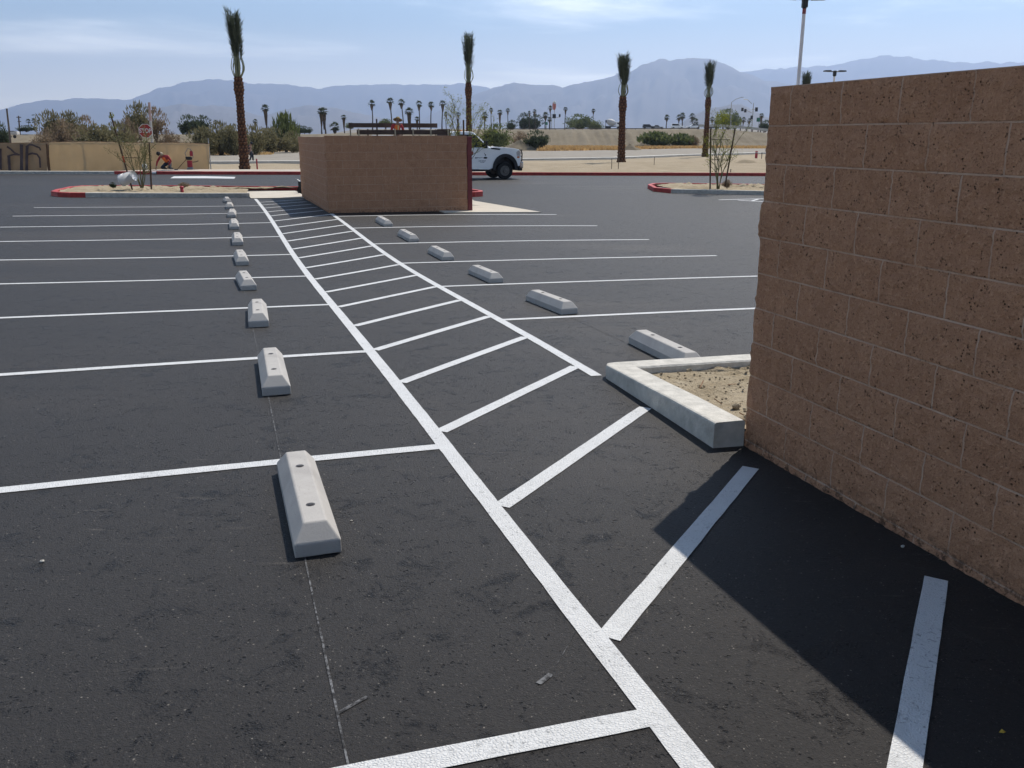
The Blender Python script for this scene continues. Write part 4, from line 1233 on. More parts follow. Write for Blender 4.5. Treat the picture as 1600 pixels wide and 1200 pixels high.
# ------------------------------------------------------------------ staked saplings
M['stake'] = simple('stake_wood', (0.10, 0.062, 0.04), 0.9, 0.3, 6, 0.3, 30)
M['stake_red'] = simple('stake_band', (0.50, 0.10, 0.04), 0.8, 0.2, 6)
M['sap_bark'] = simple('sapling_bark', (0.15, 0.14, 0.06), 0.85, 0.3, 8)
def stake(p, q, label, r=0.028, band=None):
    root = empty('tree_stake', p, 0, label, 'stake')
    d = q - p
    MB().tube([Vector((0, 0, 0)) - d * 0.04, d * 0.5, d], [r, r, r * 0.95], 10).build('pole', M['stake'], root)
    if band: MB().tube([d * band[0], d * band[1]], [r * 1.12, r * 1.12], 10).build('band', M['stake_red'], root)
    return root
def sapling(base, h, w, seed, leafy, label, mats='leaf_lime', stems=5, ties=(), top=None):
    rnd = random.Random(seed)
    root = empty('sapling', base, 0, label, 'sapling')
    tb, lf_ = MB(), MB()
    def grow(p, d, l_, r, dep):
        pts = [p]; q = p.copy(); dd = d.copy()
        n = 5
        for k in range(n):
            dd = (dd + Vector((rnd.gauss(0, 0.12), rnd.gauss(0, 0.12), 0.05))).normalized()
            q = q + dd * l_ / n; pts.append(q.copy())
            if dep < 3 and k >= 1 and rnd.random() < 0.85:
                sd = (dd + Vector((rnd.gauss(0, 0.55), rnd.gauss(0, 0.55), rnd.uniform(-0.1, 0.4)))).normalized()
                grow(q.copy(), sd, l_ * rnd.uniform(0.3, 0.55), r * 0.55, dep + 1)
            if dep >= 1:
                for _ in range(leafy):
                    c = q + Vector((rnd.gauss(0, 0.05), rnd.gauss(0, 0.05), rnd.gauss(0, 0.05)))
                    a = Vector((rnd.gauss(0, 1), rnd.gauss(0, 1), rnd.gauss(0, 1))).normalized(); b = a.cross(Vector((rnd.gauss(0, 1), rnd.gauss(0, 1), 1))).normalized()
                    s_ = rnd.uniform(0.015, 0.034)
                    lf_.add([c - a * s_, c + b * s_ * 0.45, c + a * s_, c - b * s_ * 0.45], [(0, 1, 2, 3)])
        tb.tube(pts, [r * (1 - 0.6 * k / n) for k in range(n + 1)], 5)
    for i in range(stems):
        ph = i * 2 * PI / stems + rnd.random()
        grow(Vector((0.04 * math.cos(ph), 0.04 * math.sin(ph), 0)), Vector((w * math.cos(ph), w * math.sin(ph), 1)).normalized(), h * rnd.uniform(0.7, 1.0), 0.020, 0)
    if top:
        leaf_quads(lf_, rnd, ((top[0], top[1], top[2]), (top[3], top[3], top[4])), top[5], 0.06, 2.0)
    tb.build('trunk', M['sap_bark'], root)
    lf_.build('leaves', M[mats], root)
    for (p, q) in ties:
        MB().tube([p - base, q - base], 0.012, 6).build('tie', M['stake'], root)
    return root
YA = 31.2
bA = at(222, 293.5, YA)
sapling(bA, 1.5, 0.36, 15, 1, mats='leaf_pale', label='many stemmed sapling with sparse yellow leaves between two stakes, near the bucket', ties=[(at(193, 246.5, YA), at(219, 246.5, YA))], stems=6)
stake(at(205.5, 292, YA), at(172, 175.5, YA), 'long leaning tree stake with a reddish band, beside the white bucket', band=(0.33, 0.42))
stake(at(236.5, 293, YA), at(233, 222, YA), 'upright tree stake in front of the kneeling worker')
lt = MB(); _l = random.Random(2)
leaf_quads(lt, _l, (at(174, 181, YA), (0.10, 0.1, 0.14)), 50, 0.07); leaf_quads(lt, _l, (at(180, 200, YA), (0.08, 0.08, 0.06)), 20, 0.06)
tag(lt.build('leaf_sprig', M['leaf_lime']), 'yellow green sprig of leaves caught on top of the leaning stake', 'sprig')
YB = 29.5
zb_ = float(gz(-1.6, YB)) + 0.1
bB = Vector((at(712, 250, YB).x, YB, zb_))
sapling(bB, 2.5, 0.14, 9, 1, 'bare whip like sapling poking above the enclosure wall', stems=6)
for px, yt, lab in ((715.5, 186, 'left tree stake poking above the enclosure in front of the truck roof'), (724.2, 187.5, 'right tree stake poking above the enclosure in front of the truck roof')):
    tp_ = at(px, yt, YB); stake(Vector((tp_.x, YB, zb_)), tp_, lab)
YC = 33.4
bC = at(1122, 293, YC)
bC.z = float(gz(bC.x, bC.y)) + 0.13
sapling(bC, 1.9, 0.22, 12, 1, 'sapling with lime green top tied between two stakes on the far island', ties=[(at(1110, 218, YC), at(1141, 218.5, YC)), (at(1110, 249.5, YC), at(1141, 250, YC))], stems=6, top=(at(1128, 184, YC).x - bC.x, 0, at(1128, 184, YC).z - bC.z, 0.26, 0.30, 420))
stake(at(1109.5, 292, YC), at(1110.5, 201, YC), 'vertical tree stake on the far island')
stake(at(1133.5, 287, YC), at(1148.5, 202, YC), 'slanting tree stake on the far island')

# ------------------------------------------------------------------ dry grass
M['dry_grass'] = leafmat('dry_grass', (0.50, 0.30, 0.11), (0.80, 0.53, 0.24))
dg = MB(); _g = random.Random(17)
def grass(x0, x1, y0, y1, n, hmax, seed=0):
    for _ in range(n):
        Y = _g.uniform(y0, y1); px = _g.uniform(x0, x1); x = X_at(px, Y)
        if noise.noise((x * 0.12, Y * 0.12, 4)) < -0.25: continue
        z = DZ + 0.02
        for k in range(3):
            an = _g.uniform(0, PI); w = Vector((math.cos(an), math.sin(an), 0)) * 0.16; h = _g.uniform(0.3, 1) * hmax
            o_ = Vector((x + _g.gauss(0, .3), Y + _g.gauss(0, .3), z)); tp_ = o_ + Vector((_g.gauss(0, .15), _g.gauss(0, .15), h))
            dg.add([o_ - w, o_ + w, tp_], [(0, 1, 2)])
grass(395, 482, 118, 137, 900, 0.5)
grass(845, 990, 120, 150, 3200, 0.55)
grass(990, 1210, 136, 151, 2200, 0.5)
grass(300, 420, 90, 98, 350, 0.4)
tag(dg.build('dry_grass', M['dry_grass']), kind='stuff')
mo = []
def mound(px, Y, w, h, label, mat='bank', lab=None):
    c = Vector((X_at(px, Y), Y, DZ)); rr = w / F * Y / 2
    m = MB(); vs = []; fs = []; NA, NR = 28, 8
    for j in range(NR + 1):
        k = j / NR
        for i in range(NA):
            th = 2 * PI * i / NA
            x = c.x + rr * k * math.cos(th); y = Y + rr * 0.8 * k * math.sin(th)
            vs.append((x, y, DZ - 0.05 + h * (0.5 + 0.5 * math.cos(PI * k)) * (1 + 0.5 * noise.fractal((x * 0.9, y * 0.9, px), 0.9, 2.1, 4))))
    for j in range(NR):
        for i in range(NA): fs.append((j * NA + i, (j + 1) * NA + i, (j + 1) * NA + (i + 1) % NA, j * NA + (i + 1) % NA))
    m.add(vs, fs)
    tag(m.build('dirt_mound', M[mat], smooth=True), label, 'mound')
mound(812, 126, 70, 1.15, 'low grey dirt mound right of the truck hood')
mound(986, 120, 46, 0.85, 'small heap of dirt right of the third date palm')
mound(1168, 66, 62, 0.35, 'shallow sandy rise at the edge of the near wall', 'sand')

# ------------------------------------------------------------------ fence with fabric screens
M['screen'] = fabric('screen_fabric', (0.84, 0.68, 0.45), 0.08, 0.5)
M['screen_dark'] = fabric('screen_fabric_worn', (0.52, 0.40, 0.27), 0.16, 0.42)
M['galv'] = simple('galvanised_steel', (0.42, 0.42, 0.42), 0.45, 0.15, 9, metal=0.7)
M['spray'] = simple('spray_paint', (0.105, 0.078, 0.082), 0.8, 0.25, 3)
M['rust'] = simple('rusty_edge', (0.16, 0.09, 0.05), 0.9, 0.3, 6)
def fence_pt(px, py): 
    Y = 50.1 + (px + 90) * (3.2 / 420)
    return at(px, py, Y)
def screen(root, x0, x1, yt, yb, mat, wav=0.05):
    n = max(6, int((x1 - x0) / 3)); vs = []; rows_ = 8
    for i in range(n + 1):
        px = x0 + (x1 - x0) * i / n
        for j in range(rows_ + 1):
            k = j / rows_
            p = fence_pt(px, yt(px) * (1 - k) + yb(px) * k)
            p.y += wav * noise.noise((px * 0.11, k * 1.6, 3)) + wav * 0.5 * noise.noise((px * 0.4, k * 4, 8))
            vs.append(p - root.location)
    q = len(vs)
    vs2 = [v + Vector((0, 0.006, 0)) for v in vs]
    m = MB(); F0 = [tuple(f) for f in grid_faces(n + 1, rows_ + 1)]
    m.add(vs + vs2, F0 + [tuple(i + q for i in f[::-1]) for f in F0])
    return m.build('screen', mat, root, smooth=True)
yt_ = lambda px: 223.6 + 1.0 * math.cos((px - 20) / 30.0) * 0.5 - 1.6 * math.exp(-((px - 150) / 70.0) ** 2) + max(0, px - 270) * 0.035
yb_ = lambda px: 269.6 - 0.012 * max(0, px) - 0.3 * math.sin(px / 17.0)
def fence_thing(x0, x1, posts, lab, mat, edge=None):
    root = empty('privacy_fence', fence_pt((x0 + x1) / 2, 268), 0, lab, 'fence')
    screen(root, x0, x1, yt_, yb_, mat)
    tr = MB(); pts = [fence_pt(x0 + (x1 - x0) * k / 12, yt_(x0 + (x1 - x0) * k / 12) - 0.4) + Vector((0, 0.06, 0)) - root.location for k in range(13)]
    tr.tube(pts, 0.022, 8); tr.build('rail', M['rust'], root)
    for px, top in posts:
        a, b = fence_pt(px, yb_(px) + 1.5), fence_pt(px, top)
        MB().tube([Vector((a.x, a.y + 0.09, a.z)) - root.location, Vector((a.x, a.y + 0.09, b.z)) - root.location], 0.032, 10).build('post', M['galv'], root)
    return root
f1 = fence_thing(-90, 74, ((-60, 221), (-6, 221), (56, 222)), 'brown worn fence screen covered with dark graffiti', M['screen_dark'])
f2 = fence_thing(76.5, 327, ((137, 221), (197, 221), (266, 222), (329, 216)), 'clean tan fabric fence screen behind the kneeling worker', M['screen'])
eg = MB().tube([fence_pt(73.5, 224) - f1.location - Vector((0, 0.03, 0)), fence_pt(77.5, 270) - f1.location - Vector((0, 0.03, 0))], [0.05, 0.085], 8)
eg.build('rolled_edge', M['rust'], f1)
gr_ = MB()
def stroke(pts, w):
    P_ = [fence_pt(*p) for p in pts]
    k = []
    for i in range(len(P_) - 1):
        for j in range(6): k.append(P_[i].lerp(P_[i + 1], j / 6))
    k.append(P_[-1])
    vs = []
    for i, p in enumerate(k):
        d = (k[min(i + 1, len(k) - 1)] - k[max(i - 1, 0)]); d.y = 0; d.normalize()
        e = Vector((-d.z, 0, d.x)) * w * 0.5 * (1 + 0.2 * noise.noise((i * 0.7, w * 9, 0)))
        for s_ in (-1, 1): vs.append(p + e * s_ + Vector((0, -0.075, 0)) - f1.location)
    gr_.add(vs, [(2 * i, 2 * i + 1, 2 * i + 3, 2 * i + 2) for i in range(len(k) - 1)])
stroke([(1.5, 232), (1.8, 248), (2, 265)], 0.15)
stroke([(12, 229), (18, 233), (24, 239), (31, 242)], 0.10)
stroke([(14.5, 243.5), (22, 241.5), (32, 241.5)], 0.08)
stroke([(14.8, 243), (15.5, 256), (16.5, 267.5)], 0.16)
stroke([(34.5, 225.5), (34.8, 245), (34.8, 266)], 0.18)
stroke([(43.5, 228), (42.8, 248), (43, 267)], 0.16)
stroke([(43, 229), (47, 225.6), (52, 226.6), (63, 231), (64.5, 235)], 0.09)
stroke([(43, 242), (51, 239.4), (59, 241), (63, 247), (64, 262)], 0.10)
gr_.build('graffiti', M['spray'], f1)

# ------------------------------------------------------------------ signs and poles
M['sign_red'] = simple('sign_red', (0.42, 0.035, 0.035), 0.4, 0.06, 3)
M['white'] = simple('white_paint', (0.78, 0.78, 0.77), 0.4, 0.05, 4)
M['offwhite'] = simple('weathered_white', (0.60, 0.58, 0.55), 0.6, 0.12, 4)
M['black'] = simple('black_metal', (0.02, 0.02, 0.022), 0.45, 0.2, 6)
M['pinkish'] = simple('faded_pink', (0.55, 0.40, 0.37), 0.7, 0.1, 4)
M['wood_pole'] = simple('pole_wood', (0.16, 0.12, 0.09), 0.95, 0.3, 3)
def poly(n, r, rot): return [(r * math.cos(rot + 2 * PI * i / n), r * math.sin(rot + 2 * PI * i / n)) for i in range(n)]
c = at(227.3, 204.5, 54.6)
gzs = DZ
ss = empty('stop_sign', (c.x, c.y, gzs), R(4), 'red octagonal STOP sign standing behind the fence', 'road sign')
hz_s = c.z - gzs
MB().extrude(poly(8, 0.425, PI / 8), -0.004, 0.004).build('plate', M['white'], ss).location = (0, 0, hz_s)
MB().extrude(poly(8, 0.393, PI / 8), -0.009, -0.0045).build('face', M['sign_red'], ss).location = (0, 0, hz_s)
MB().box((0, 0.035, hz_s / 2), (0.05, 0.05, hz_s + 0.3)).build('post', M['galv'], ss)
cu = bpy.data.curves.new('lettering', 'FONT')
cu.body = 'STOP'; cu.size = 0.345; cu.align_x = 'CENTER'; cu.align_y = 'CENTER'; cu.extrude = 0.003; cu.offset = 0.008
cu.materials.append(M['white'])
tmp = bpy.data.objects.new('lettering', cu); COL.objects.link(tmp)
bpy.context.view_layer.update()
tme = bpy.data.meshes.new_from_object(tmp.evaluated_get(bpy.context.evaluated_depsgraph_get()))
bpy.data.objects.remove(tmp)
tx = bpy.data.objects.new('lettering', tme); COL.objects.link(tx); tx.parent = ss
tx.location = (0, -0.013, hz_s); tx.rotation_euler = (PI / 2, 0, 0); tx.scale = (0.86, 1, 1)

def pole(name, p, q, r0, r1, mat, label, cat, extra=None):
    root = empty(name, p, 0, label, cat)
    MB().tube([Vector((0, 0, -0.3)), (q - p)], [r0, r1], 12).build('pole', M[mat], root)
    if extra: extra(root, q - p)
    return root
a = at(240.5, 262, 58); a.z = DZ
pole('leaning_pole', a, at(233, 160, 58), 0.085, 0.07, 'offwhite', 'pale leaning pole behind the stop sign and the fence', 'pole',
     lambda r, t_: MB().tube([t_ * 0.72, t_], [0.082, 0.075], 12).build('band', M['pinkish'], r))
a = at(15.5, 222, 95); a.z = DZ
pole('utility_pole', a, at(10.5, 169.5, 95), 0.11, 0.08, 'wood_pole', 'bare wooden pole leaning at the far left skyline', 'pole')
a = at(30, 212, 170); a.z = DZ
pole('utility_pole', a, at(29, 181, 170), 0.16, 0.11, 'wood_pole', 'utility pole with two crossarms beside the leaning wooden pole', 'pole',
     lambda r, t_: (MB().box(t_ - Vector((0, 0, 0.25)), (0.8, 0.14, 0.14)).build('crossarm', M['wood_pole'], r), MB().box(t_ - Vector((0, 0, 1.0)), (0.6, 0.12, 0.12)).build('crossarm', M['wood_pole'], r)))
a = at(57, 215, 180); a.z = DZ
pole('street_lamp', a, at(55.5, 180, 180), 0.12, 0.08, 'galv', 'thin street lamp above the small round headed palms', 'street lamp',
     lambda r, t_: MB().tube([t_, t_ + Vector((-0.3, 0, 0.08)), t_ + Vector((-0.62, 0, 0.05))], 0.05, 6).box(t_ + Vector((-0.55, 0, 0.02)), (0.35, 0.2, 0.1)).build('lamp_head', M['black'], r))

# parking lot light poles with twin heads
M['pole_white'] = simple('pole_paint', (0.95, 0.88, 0.85), 0.5, 0.06, 2)
def lot_light(p, top, r, half, label, band):
    root = empty('light_pole', p, R(8), label, 'light pole')
    h = top - p.z
    MB().tube([(0, 0, -0.3), (0, 0, h - 0.35)], [r, r * 0.88], 16).build('pole', M['pole_white'], root)
    m = MB().box((0, 0, h - 0.17), (r * 2.6, r * 2.6, 0.4)).tube([(0, 0, h - 0.42), (0, 0, h - 0.34)], [r * 1.0, r * 1.2], 12)
    m.build('bracket', M['black'], root, bevel=0.02)
    if band: MB().tube([(0, 0, h - 0.62), (0, 0, h - 0.38)], r * 0.93, 16).build('band', M['maroon'], root)
    for s in (-1, 1):
        m = MB().tube([(0, 0, h - 0.06), (s * half * 0.42, 0, h - 0.03)], r * 0.45, 8)
        m.extrude([(s * half * 0.36, h - 0.07), (s * half * 0.98, h - 0.05), (s * half, h - 0.0), (s * half * 0.94, h + 0.05), (s * half * 0.42, h + 0.06)], -0.17, 0.17)
        m.build('lamp_head', M['black'], root)
    return root
M['maroon'] = simple('red_band', (0.35, 0.09, 0.09), 0.6, 0.1, 5)
a = at(1247, 133, 40)
lot_light(Vector((a.x, 40, float(ZFAR))), at(1256, -3, 40).z, 0.082, 0.95, 'tall pale light pole rising behind the near wall, head cut off', True)
a = at(1303, 128, 75)
lot_light(Vector((a.x, 75, DZ)), at(1305, 111, 75).z, 0.085, 0.92, 'twin headed dark lamp showing above the near wall', False)

# ------------------------------------------------------------------ people
M['skin'] = simple('skin', (0.34, 0.19, 0.13), 0.6, 0.08, 20)
M['red_shirt'] = simple('red_shirt', (0.42, 0.05, 0.055), 0.85, 0.2, 8)
M['orange'] = simple('orange_vest', (1.0, 0.22, 0.04), 0.7, 0.1, 8)
M['reflect'] = simple('vest_stripe', (0.62, 0.62, 0.30), 0.5, 0.1, 9)
M['jeans'] = simple('dark_jeans', (0.035, 0.042, 0.055), 0.9, 0.3, 8)
M['maroon_cloth'] = simple('maroon_trousers', (0.13, 0.025, 0.03), 0.9, 0.2, 8)
M['straw'] = simple('straw_hat', (0.33, 0.23, 0.10), 0.9, 0.25, 12)
M['tan_cloth'] = simple('tan_cloth', (0.52, 0.43, 0.30), 0.9, 0.15, 9)
M['cap'] = simple('dark_cap', (0.035, 0.032, 0.03), 0.9, 0.3, 9)
M['navy'] = simple('navy_jacket', (0.018, 0.026, 0.038), 0.9, 0.3, 6)
M['glove'] = simple('work_glove', (0.05, 0.05, 0.05), 0.8, 0.2, 9)
def skinned(name, verts, edges, mat, parent, rootv=0, sub=2):
    me = bpy.data.meshes.new(name)
    me.from_pydata([tuple(v[0]) for v in verts], edges, [])
    me.materials.append(mat)
    o = bpy.data.objects.new(name, me); COL.objects.link(o)
    if parent: o.parent = parent
    md = o.modifiers.new('skin', 'SKIN'); md.use_smooth_shade = True; md.branch_smoothing = 0.3
    sk = me.skin_vertices[0].data
    for i, v in enumerate(verts):
        r = v[1]; sk[i].radius = r if isinstance(r, tuple) else (r, r)
        sk[i].use_root = (i == rootv)
    s_ = o.modifiers.new('sub', 'SUBSURF'); s_.levels = sub; s_.render_levels = sub
    return o
def person(loc, rz, J, label, shirt, trousers, hand=None):
    root = empty('person', loc, rz, label, 'person')
    J = {k: Vector(v) for k, v in J.items()}
    hd = (J['head'] - J['neck']).normalized()
    face = J['face'].normalized()
    V_, E_ = [], []
    def v(p, r, link=None):
        V_.append((p, r))
        if link is not None: E_.append((link, len(V_) - 1))
        return len(V_) - 1
    pel = v(J['pelvis'], 0.125); wa = v(J['pelvis'].lerp(J['chest'], 0.5), 0.12, pel); ch = v(J['chest'], 0.135, wa)
    nk = v(J['neck'], 0.055, ch); h0 = v(J['head'] - hd * 0.06, 0.075, nk); h1 = v(J['head'] + hd * 0.03, 0.092, h0); h2 = v(J['head'] + hd * 0.10, 0.065, h1)
    v(J['head'] + face * 0.115 - hd * 0.015, 0.014, h0)
    for s in 'LR':
        sh = v(J['sh' + s], 0.062, ch); el = v(J['el' + s], 0.042, sh); wr = v(J['ha' + s], 0.027, el)
        d = (J['ha' + s] - J['el' + s]).normalized(); sd = d.cross(Vector((0, 0, 1))); sd = sd.normalized() if sd.length > 0.1 else Vector((1, 0, 0)); dn = d.cross(sd)
        pm = v(J['ha' + s] + d * 0.06, (0.036, 0.018), wr)
        for k, (o_, l_) in enumerate(((-0.030, 0.066), (-0.010, 0.078), (0.010, 0.074), (0.030, 0.058))):
            k0 = v(J['ha' + s] + d * 0.10 + sd * o_, 0.0095, pm); k1 = v(J['ha' + s] + d * (0.10 + l_ * 0.55) + sd * o_ * 1.15 + dn * 0.012, 0.009, k0)
            v(J['ha' + s] + d * (0.10 + l_ * 0.9) + sd * o_ * 1.15 + dn * 0.038, 0.008, k1)
        t0 = v(J['ha' + s] + d * 0.05 - sd * 0.045 + dn * 0.01, 0.011, pm); v(J['ha' + s] + d * 0.085 - sd * 0.06 + dn * 0.03, 0.009, t0)
        hp = v(J['hip' + s], 0.092, pel); kn = v(J['kn' + s], 0.058, hp); an = v(J['an' + s], 0.040, kn); v(J['to' + s], 0.036, an)
    skinned('body', V_, E_, M['skin'], root)
    S = [(J['pelvis'] + (J['chest'] - J['pelvis']) * 0.05, 0.142), (J['pelvis'].lerp(J['chest'], 0.5), 0.140), (J['chest'], 0.155), (J['chest'].lerp(J['neck'], 0.75), 0.075)]
    Es = [(0, 1), (1, 2), (2, 3)]
    for s in 'LR':
        n = len(S); S += [(J['sh' + s], 0.078), (J['el' + s], 0.056), (J['el' + s].lerp(J['ha' + s], 0.88), 0.042)]; Es += [(2, n), (n, n + 1), (n + 1, n + 2)]
    skinned('shirt', S, Es, M[shirt], root)
    T_ = [(J['pelvis'] + (J['chest'] - J['pelvis']) * 0.08, 0.138), (J['pelvis'], 0.138)]; Et = [(0, 1)]
    for s in 'LR':
        n = len(T_); T_ += [(J['hip' + s], 0.108), (J['kn' + s], 0.074), (J['an' + s], 0.058)]; Et += [(1, n), (n, n + 1), (n + 1, n + 2)]
    skinned('trousers', T_, Et, M[trousers], root)
    for s in 'LR':
        b = [(J['an' + s] + Vector((0, 0, 0.03)), 0.052), (J['an' + s] - Vector((0, 0, 0.02)), 0.05), (J['to' + s], 0.042)]
        skinned('boot', b, [(0, 1), (1, 2)], M['cap'], root, sub=1)
    sd = face.cross(hd).normalized()
    ey = MB()
    for k in (-1, 1): ey.blob(J['head'] + face * 0.082 + sd * k * 0.033 + hd * 0.012, (0.012, 0.012, 0.009), 8, 5)
    ey.build('eyes', M['cap'], root)
    er = MB()
    for k in (-1, 1): er.blob(J['head'] + sd * k * 0.092, (0.014, 0.02, 0.03), 8, 5)
    er.build('ears', M['skin'], root)
    return root, J, hd, face
def hat(root, J, hd, face, mat, brim=0.2, label=None, crown=0.115, lift=0.03):
    M3 = hd.to_track_quat('Z', 'Y').to_matrix().to_4x4()
    c_ = J['head'] + hd * lift
    m = MB(); prof_ = [(0.0, 0.145), (0.05, 0.142), (0.088, 0.115), (0.104, 0.06), (0.110, 0.012), (brim * 0.7, 0.0), (brim, 0.008), (brim, -0.004), (0.105, -0.006)]
    n = 18; vs = []; fs = []
    for (r, z) in prof_:
        for i in range(n): vs.append(c_ + M3 @ Vector((r * math.cos(2 * PI * i / n) * (crown / 0.11), r * math.sin(2 * PI * i / n) * (crown / 0.11), z)))
    for j in range(len(prof_) - 1):
        for i in range(n): fs.append((j * n + i, j * n + (i + 1) % n, (j + 1) * n + (i + 1) % n, (j + 1) * n + i))
    m.add(vs, fs)
    return m.build('hat', mat, root, smooth=True)

# kneeling worker behind the red kerb
wp = at(259, 266.0, 51.0); wp.z = float(ZFAR) + 0.165
r_, J_, hd_, fc_ = person(wp, 0, dict(pelvis=(0.13, 0.20, 0.36), chest=(0.0, 0.0, 0.66), neck=(-0.10, -0.10, 0.80), head=(-0.20, -0.19, 0.86), face=(-0.35, -0.75, -0.55),
    shL=(0.20, -0.02, 0.74), elL=(0.37, -0.06, 0.47), haL=(0.26, -0.22, 0.22), shR=(-0.22, -0.02, 0.72), elR=(-0.37, -0.14, 0.44), haR=(-0.40, -0.30, 0.16),
    hipL=(0.24, 0.16, 0.34), knL=(0.30, -0.22, 0.10), anL=(0.28, 0.24, 0.07), toL=(0.28, 0.36, 0.04), hipR=(0.02, 0.16, 0.34), knR=(-0.15, -0.24, 0.10), anR=(-0.05, 0.24, 0.07), toR=(-0.05, 0.36, 0.04)),
    'kneeling worker in a red shirt bending over the red kerb', 'red_shirt', 'jeans')
hat(r_, J_, hd_, fc_, M['cap'], 0.115, crown=0.118, lift=0.01)
nb_ = MB().blob(J_['head'] - fc_ * 0.05 - hd_ * 0.06, (0.12, 0.12, 0.10), 12, 8); nb_.build('neck_cloth', M['tan_cloth'], r_, smooth=True)
vs_ = skinned('vest', [(J_['pelvis'].lerp(J_['chest'], 0.25), 0.150), (J_['pelvis'].lerp(J_['chest'], 0.6), 0.152), (J_['chest'], 0.166), (J_['chest'].lerp(J_['neck'], 0.6), 0.09)], [(0, 1), (1, 2), (2, 3)], M['orange'], r_)

# stooping person beyond the palm
sp_ = onz(393, 252.8, DZ + 0.06)
r_, J_, hd_, fc_ = person(sp_, 0, dict(pelvis=(-0.02, 0, 0.78), chest=(-0.10, 0.02, 1.10), neck=(0.02, 0.0, 1.24), head=(0.08, -0.01, 1.33), face=(0.6, 0.1, -0.7),
    shL=(-0.06, 0.19, 1.14), elL=(-0.14, 0.24, 0.90), haL=(0.04, 0.2, 0.72), shR=(-0.06, -0.18, 1.14), elR=(-0.20, -0.22, 0.92), haR=(-0.08, -0.2, 0.70),
    hipL=(0.0, 0.10, 0.76), knL=(0.10, 0.10, 0.42), anL=(0.10, 0.10, 0.09), toL=(0.22, 0.10, 0.04), hipR=(-0.02, -0.10, 0.76), knR=(0.04, -0.10, 0.42), anR=(-0.10, -0.10, 0.09), toR=(0.02, -0.11, 0.04)),
    'stooping person in dark clothes beside the largest palm trunk', 'navy', 'jeans')
MB().blob(J_['head'] + hd_ * 0.03, (0.105, 0.105, 0.115), 12, 8).build('hood', M['navy'], r_, smooth=True)

# ------------------------------------------------------------------ tools at the kerb
M['tool_red'] = simple('tool_red', (0.46, 0.045, 0.06), 0.5, 0.1, 5)
M['steel_grey'] = simple('grey_steel', (0.30, 0.31, 0.32), 0.45, 0.15, 8, metal=0.5)
b0 = at(297.5, 266, 51.4); b0.z = float(ZFAR) + 0.165
rm = empty('rammer', b0, R(12), 'red tamping rammer with dark engine and loop handle beside the kneeling worker', 'rammer')
MB().box((0, 0, 0.05), (0.32, 0.30, 0.09)).box((0.03, -0.02, 0.11), (0.22, 0.2, 0.06)).build('foot_plate', M['steel_grey'], rm, bevel=0.02)
bel = MB(); zz_ = [0.13 + 0.03 * i for i in range(13)]
bel.tube([(0, 0, z) for z in zz_], [0.135 if i % 2 else 0.155 for i in range(13)], 14); bel.build('bellows', M['tool_red'], rm)
MB().tube([(0, 0, 0.52), (0, 0, 0.62), (0, 0, 0.70)], [0.15, 0.17, 0.12], 14).box((-0.05, -0.08, 0.62), (0.26, 0.2, 0.16)).build('engine', M['black'], rm, bevel=0.02)
MB().box((0.13, 0.02, 0.86), (0.17, 0.16, 0.26)).box((0.13, 0.02, 1.0), (0.1, 0.1, 0.06)).build('fuel_tank', M['tool_red'], rm, bevel=0.03)
MB().tube([(-0.15, 0, 0.66), (-0.20, 0, 0.9), (-0.08, 0, 1.06), (-0.02, 0, 1.16), (0.10, 0, 1.1), (0.22, 0, 0.92), (0.2, 0, 0.62)], 0.02, 8).build('handle', M['steel_grey'], rm)
MB().tube([(0.16, 0, 0.40), (0.36, -0.02, 0.42), (0.48, -0.03, 0.47)], 0.022, 8).build('throttle_arm', M['black'], rm)
s0 = at(276.5, 265.2, 50.9); s1 = at(292, 248, 51.2)
sh_ = empty('shovel', s0, 0, 'long handled shovel leaning against the red rammer', 'shovel')
MB().tube([(0, 0, 0), s1 - s0], 0.018, 8).build('handle', M['rust'], sh_)
bl = MB().blob((-0.05, 0, 0.0), (0.13, 0.10, 0.035), 12, 6); bl.build('blade', M['black'], sh_, smooth=True)
# white bucket tipped over on the island, bags and a pot by the kerb
bk0 = at(199.5, 284.5, YA - 0.3)
bu = empty('bucket', bk0, 0, 'white plastic bucket tipped on its side on the planter island', 'bucket')
def bucket_mesh(l, r0, r1):
    m = MB(); prof_ = [(0.0, 0.02), (r0, 0.02), (r0, 0), (r1, l), (r1 * 1.06, l), (r1 * 1.06, l - 0.03), (r1 * 0.96, l - 0.02), (r0 * 0.94, 0.03), (0, 0.03)]
    n = 24; vs = []; fs = []
    for r, z in prof_:
        for i in range(n): vs.append((r * math.cos(2 * PI * i / n), r * math.sin(2 * PI * i / n), z))
    for j in range(len(prof_) - 1):
        for i in range(n): fs.append((j * n + i, j * n + (i + 1) % n, (j + 1) * n + (i + 1) % n, (j + 1) * n + i))
    return m.add(vs, fs)
bb = bucket_mesh(0.52, 0.17, 0.20).build('shell', M['white'], bu, smooth=True)
bb.rotation_euler = (0, R(-108), R(-14)); bb.location = (0.24, 0.0, 0.22)
hd2 = MB().tube([(-0.20, 0, 0.47), (-0.18, 0.12, 0.60), (0, 0.20, 0.66), (0.18, 0.12, 0.60), (0.20, 0, 0.47)], 0.005, 6).build('handle', M['galv'], bb)
bg_ = at(226.5, 266, 50.3); bg_.z = float(ZFAR) + 0.165
m = MB().blob((0, 0, 0.17), (0.15, 0.13, 0.19), 14, 10, 0.12, random.Random(8)).tube([(0, 0, 0.30), (0.03, 0, 0.42), (0.06, 0, 0.44)], [0.08, 0.05, 0.07], 8)
o = m.build('bag', M['offwhite'], smooth=True); o.location = bg_
tag(o, 'crumpled white bag standing on the kerb left of the kneeling worker', 'bag')
cp_ = at(241, 271, 48.4); cp_.z = float(ZFAR) + 0.02
